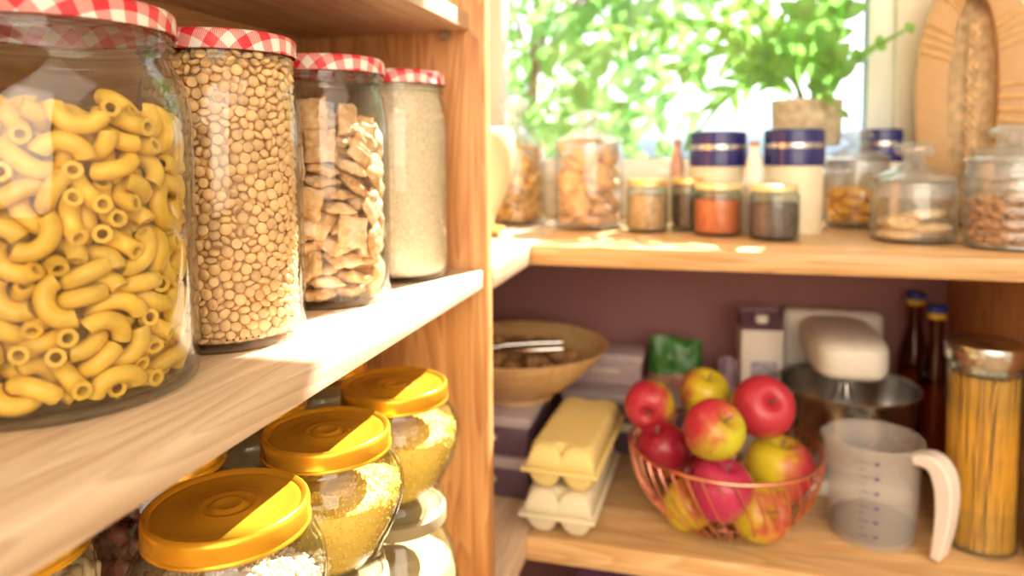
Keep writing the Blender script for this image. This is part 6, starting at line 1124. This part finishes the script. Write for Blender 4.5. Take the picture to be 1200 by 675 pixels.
for s in (1, -1): MB().tube([(-.075, s*.002, 0), (-.04, s*.014, .004), (.01, s*.020, .006), (.055, s*.019, .008)], [.003, .0045, .0055, .005], 12).build('handle', M_STEEL, t)
MB().ball((-.078, 0, 0), (.008, .008, .006), 14, 10).build('hinge', M_STEEL, t)
M_BOX = plain('dark_plum_plastic', (.13, .075, .11), .4, var=.05); M_BOXL = plain('grey_lilac_plastic', (.48, .40, .42), .45, var=.04)
def storage_box(x0, x1, y0, y1, z, h, label, m=M_BOX, ml=M_BOXL, nm='storage_box'):
    t = thing(nm, label, 'box', ((x0+x1)/2, (y0+y1)/2, z)); a, c = (x1-x0)/2, (y1-y0)/2
    MB().box(-a+.004, a-.004, -c+.004, c-.004, 0, h-.018, .004).build('box_body', m, t); MB().box(-a, a, -c, c, h-.018, h, .004).build('lid', ml, t); 
    MB().box(-a*.4, a*.4, -c, -c+.006, h*.38, h*.52, .002).build('label_plate', plain('cream_label', (.7, .62, .48), .6), t)
storage_box(-.455, -.262, 1.085, 1.30, LOW, .066, 'dark storage box with grey-lilac lid, lower of the two under the wooden bowl')
storage_box(-.452, -.264, 1.090, 1.295, LOW+.066, .066, 'dark storage box with grey-lilac lid, directly under the wooden bowl')
storage_box(-.253, .030, 1.295, 1.430, LOW, .112, 'long dark box with pale lid behind the egg cartons')
storage_box(-.252, -.108, 1.345, 1.435, LOW+.112, .060, 'mauve-grey box lying on the long dark box', plain('mauve_grey_card', (.50, .38, .40), .7, var=.05), plain('mauve_grey_card_lid', (.56, .45, .46), .7, var=.05), 'card_box')
# crumpled packets
def packet(x, y, z, w_, d, h, m, m2, label, rz, seed, nm='packet'):
    t = thing(nm, label, 'packet', (x, y, z), rz); mb = MB(); N = 22; v = []; f = []
    for s in (-1, 1):
        for i in range(N+1):
            for j in range(N+1):
                u, q = -1+2*i/N, j/N; th = d/2*(max(0, 1-u**4)**.5)*(1-.92*q**2.2); nn = noise.noise(Vector((u*2.2+seed, q*3, s)))
                v.append((u*w_/2*(1-.06*q)+.003*noise.noise(Vector((q*4, seed, s))), s*max(th, .0006)+.005*nn*(1-abs(u)**4), h*q+.004*math.sin(u*3+seed)*q))
    S = (N+1)**2
    for i in range(N):
        for j in range(N): a = i*(N+1)+j; f += [(a, a+1, a+N+2, a+N+1), (S+a, S+a+N+1, S+a+N+2, S+a+1)]
    for j in range(N):
        for b0 in (0, N*(N+1)): f.append((b0+j, b0+j+1, S+b0+j+1, S+b0+j))
    for i in range(N): a = i*(N+1)+N; f.append((a, a+N+1, S+a+N+1, S+a)); a -= N; f.append((a, a+N+1, S+a+N+1, S+a))
    cut = .30; lo = [q for q in f if sum(v[k][2] for k in q)/len(q) <= h*cut]; hi = [q for q in f if q not in lo]
    a = MB(); a.add(v, hi); a.build('wrapper', m, t, angle=60); a = MB(); a.add(v, lo); a.build('lower_wrapper', m2, t, angle=60)
packet(-.050, 1.375, LOW+.112, .100, .05, .092, plain('green_film', (.03, .17, .02), .3, var=.1), plain('brown_film', (.42, .22, .16), .4, var=.1), 'green-topped food packet standing behind the apples', .12, 3)
packet(.048, 1.40, LOW, .045, .05, .165, plain('violet_film', (.36, .24, .33), .35, var=.15), plain('violet_film_low', (.30, .20, .28), .35, var=.15), 'violet crinkled packet between the green one and the white carton', -.25, 8)
# drinks carton
t = thing('drink_carton', 'tall white drinks carton with a dark cap panel, left of the mixer', 'carton', (.100, 1.385, LOW), math.radians(6))
MB().box(-.036, .036, -.033, .033, 0, .232, .002).build('carton_body', plain('white_card', (.78, .70, .62), .5, var=.02), t)
mb = MB(); mb.add([(-.036, -.033, .232), (.036, -.033, .232), (.036, .033, .232), (-.036, .033, .232), (-.034, 0, .258), (.034, 0, .258)], [(0, 1, 5, 4), (2, 3, 4, 5), (1, 2, 5), (3, 0, 4)])
mb.box(-.034, .034, -.001, .001, .257, .268, .0003); mb.build('gable', plain('dark_plum_card', (.16, .08, .12), .5), t, smooth=False)
MB().lathe([(0, 0), (.012, 0), (.012, .012), (.0105, .014), (0, .014)], 24, c=(0, -.020, .244)).build('cap', M_WHITE, t)
mb = MB(); mb.box(-.020, .026, -.0336, -.0328, .09, .175, .0002)
mb.build('printed_panel', plain('grey_print', (.42, .38, .44), .6, var=.25, scale=90), t)
# stand mixer
t = thing('stand_mixer', 'white stand mixer with its head over a steel bowl', 'mixer', (.232, 1.31, LOW))
pm = M_WHITE
MB().box(-.080, .085, -.105, .150, 0, .030, .012, 4).build('base', pm, t, angle=60)
MB().box(-.088, .086, .108, .155, .025, .258, .014, 4).build('column', pm, t, angle=60)
hd = MB(); v = []
hd.ball((0, 0, 0), (1, 1, 1), 40, 22, p=.5); hd.v = [Vector((p[0]*(.060 if p[1] < 0 else .060)-.002, p[1]*.125+.02, p[2]*.034*(1-.10*p[1])+.221)) for p in hd.v]; h_ = hd.build('mixer_head', pm, t, angle=80)
MB().lathe([(.0, 0), (.020, 0), (.022, .012), (.020, .016), (0, .016)], 32, c=(-.004, -.035, .176)).build('beater_socket', M_STEEL, t)
mb = MB()
for k in range(4): a = k*PI/4; mb.tube([(-.004+.006*math.cos(a), -.035+.006*math.sin(a), .185), (-.004+.030*math.cos(a), -.035+.030*math.sin(a), .12), (-.004+.022*math.cos(a), -.035+.022*math.sin(a), .075), (-.004, -.035, .065), (-.004-.022*math.cos(a), -.035-.022*math.sin(a), .075), (-.004-.030*math.cos(a), -.035-.030*math.sin(a), .12), (-.004-.006*math.cos(a), -.035-.006*math.sin(a), .185)], .0012, 6)
mb.build('whisk', M_STEEL, t)
mb = MB().lathe([(0, .003), (.055, .003), (.060, .0), (.072, .012), (.094, .045), (.103, .09), (.106, .128), (.1105, .132), (.112, .1345), (.110, .1365), (.1045, .1335), (.1015, .09), (.0925, .047), (.070, .015), (0, .010)], 72, c=(0, 0, .0308))
o = mb.build('mixing_bowl', M_STEEL, t, angle=50); o.location = (.002, -.022, 0)
# oil bottles
def oil(x, y, h, lab):
    t = thing('oil_bottle', lab, 'bottle', (x, y, LOW), 0, 'oil bottles'); r = .027
    o = [(0, 0), (r*.95, 0), (r, .004), (r, h*.52), (r*.95, h*.60), (r*.6, h*.72), (r*.42, h*.80), (r*.42, h*.93)]; i = [(max(a-.0018, 0), max(z, .004)) for a, z in o[1:]][::-1]+[(0, .004)]
    MB().lathe(o+i, 40).build('bottle_body', glass('amber_bottle_glass', (.80, .58, .40), (.55, .30, .15)), t)
    MB().lathe([(0, h*.92), (r*.50, h*.92), (r*.56, h*.925), (r*.56, h*.958), (0, h*.958)], 32).build('yellow_collar', plain('yellow_cap_ring', (.85, .50, .04), .4), t)
    MB().lathe([(0, h*.958), (r*.60, h*.958), (r*.60, h*.99), (r*.5, h), (0, h)], 32).build('cap', plain('blue_cap', (.03, .06, .32), .35), t)
    MB().lathe([(0, .005), (r-.0045, .005), (r-.0045, h*.50), (0, h*.50)], 32).build('oil', plain('amber_oil', (.60, .24, .035), .15, var=.05), t)
    return t
oil(.372, 1.440, LOW*0+.297, 'amber oil bottle with blue cap against the shade-tinted rear panel')
oil(.386, 1.362, .290, 'amber oil bottle with blue cap in front of its twin, by the spaghetti jar')
# measuring cup
CX, CY = .240, 1.118
t = thing('measuring_cup', 'translucent plastic measuring cup with a white handle', 'measuring cup', (CX, CY, LOW))
m, nt, b = newmat('milky_clear_plastic'); setb(b, (.80, .76, .74), .28); mtp = m.node_tree; b.inputs['Alpha'].default_value = .22; M_MILKY = m
prof = [(0, .004), (.048, .004), (.050, 0), (.0555, 0), (.0575, .006), (.060, .07), (.0625, .138), (.0655, .141), (.066, .1435), (.0650, .145), (.0605, .144)]
inn = [(.0590, .138), (.0572, .07), (.0550, .010), (.0500, .0065), (0, .0065)]
spout = lambda a, z: 1+(.10*math.exp(-((a-PI*.98)/.22)**2) if z > .125 else 0)
MB().lathe(prof+inn, 80, fn=spout).build('cup_body', M_MILKY, t, angle=50)
hm = MB(); pts = bez([(.046, -.036, .131), (.064, -.050, .143), (.086, -.066, .140), (.082, -.060, .07), (.072, -.054, .004)], 14)
v = []; f = []; ww = .0155
for k, p in enumerate(pts):
    tg = (pts[min(k+1, 14)]-pts[max(k-1, 0)]).normalized(); sd = Vector((.6, .8, 0)).normalized(); nn = tg.cross(sd).normalized(); th = .0065+.005*math.sin(PI*k/14)
    for a, c in ((-1, -1), (1, -1), (1, 1), (-1, 1)): v.append(p+sd*ww*a+nn*th*c)
for k in range(14):
    for q in range(4): f.append((k*4+q, k*4+(q+1) % 4, k*4+4+(q+1) % 4, k*4+4+q))
f += [(0, 1, 2, 3), (56, 57, 58, 59)]
hm.add(v, f); o = hm.build('handle', plain('white_handle_plastic', (.84, .78, .74), .35, var=.01), t, angle=60); bv = o.modifiers.new('round', 'BEVEL'); bv.width = .003; bv.segments = 3
tk = MB()
for k in range(11):
    a0 = -2.05; wd = .20 if k % 2 == 0 else .10; z = .022+k*.0105
    rr = .0576+.0042*(z/.14); P = [((rr+.0009)*math.cos(a0+wd*s/5), (rr+.0009)*math.sin(a0+wd*s/5)) for s in range(6)]
    v = [(x, y, z-.0006) for x, y in P]+[(x, y, z+.0006) for x, y in P]; tk.add(v, [(i, i+1, 7+i, 6+i) for i in range(5)])
    for a1 in (-1.75, -1.2):
        if k % 2 == 0 and a1 == -1.75: P2 = [((rr+.0009)*math.cos(a1+.05*s), (rr+.0009)*math.sin(a1+.05*s)) for s in range(3)]; tk.add([(x, y, z-.002) for x, y in P2]+[(x, y, z+.002) for x, y in P2], [(0, 1, 4, 3), (1, 2, 5, 4)])
tk.build('scale_marks', plain('dark_violet_print', (.12, .08, .20), .5), t)
MB().lathe([(0, .0072), (.050, .0072), (.0545, .011), (.0555, .022), (0, .022)], 48).build('dark_contents', glass('grey_violet_liquid', (.40, .35, .48), (.22, .20, .30)), t)
# spaghetti jar
SX, SY, SR = .379, 1.124, .0465
t = thing('spaghetti_jar', 'tall waisted glass jar packed with spaghetti, steel lid', 'jar', (SX, SY, LOW))
JH = .262
def sj(z): return SR*(1-.045*math.sin(PI*z/JH)**2)
o = [(0, 0), (SR*.94, 0)]+[(sj(z), z) for z in [.004+(JH-.008)*k/16 for k in range(17)]]+[(SR, JH)]; i = [(max(a-.0024, 0), max(z, .006)) for a, z in o[1:]][::-1]+[(0, .006)]
MB().lathe(o+i, 64).build('jar_body', M_GLASS_THICK, t, angle=50)
MB().lathe([(0, JH+.028), (SR*.96, JH+.028), (SR*1.04, JH+.026), (SR*1.06, JH+.023), (SR*1.06, JH+.003), (SR*1.02, JH), (SR*.90, JH), (SR*.90, JH-.010), (0, JH-.010)], 72).build('lid', M_STEEL, t, angle=40)
M_SPAG = plain('spaghetti', (.90, .43, .025), .4, var=.06, scale=60, rnd=.12)
sm_ = MB().tube([(0, 0, 0), (0, 0, .243)], .00105, 7).mesh('spaghetti', M_SPAG)
rnd = random.Random(5)
for k in range(230):
    a = 2*PI*rnd.random(); R_ = .0422 if k < 170 else rnd.uniform(.030, .039); da = rnd.gauss(.25, .22); z0 = .0075
    p0 = Vector((R_*math.cos(a), R_*math.sin(a), z0)); p1 = Vector((R_*math.cos(a+da), R_*math.sin(a+da), z0+.240)); d = p1-p0
    o = bpy.data.objects.new('spaghetti_strand', sm_); COL.objects.link(o); o.location = p0+Vector((SX, SY, LOW)); o.rotation_mode = 'QUATERNION'; o.rotation_quaternion = d.to_track_quat('Z', 'Y'); o.scale = (1, 1, d.length/.2435*rnd.uniform(.985, 1.0))
    tag(o, 'dry golden spaghetti strand in the tall jar', 'spaghetti', 'spaghetti in the tall jar')
filler('spaghetti_bundle', [(0, .0075), (.030, .0075), (.031, .12), (.030, .236), (0, .238)], M_SPAG, (SX, SY, LOW), 'inner bundle of spaghetti in the tall jar', 'spaghetti', .0005, 60, 48)
# dim things on the bottom board
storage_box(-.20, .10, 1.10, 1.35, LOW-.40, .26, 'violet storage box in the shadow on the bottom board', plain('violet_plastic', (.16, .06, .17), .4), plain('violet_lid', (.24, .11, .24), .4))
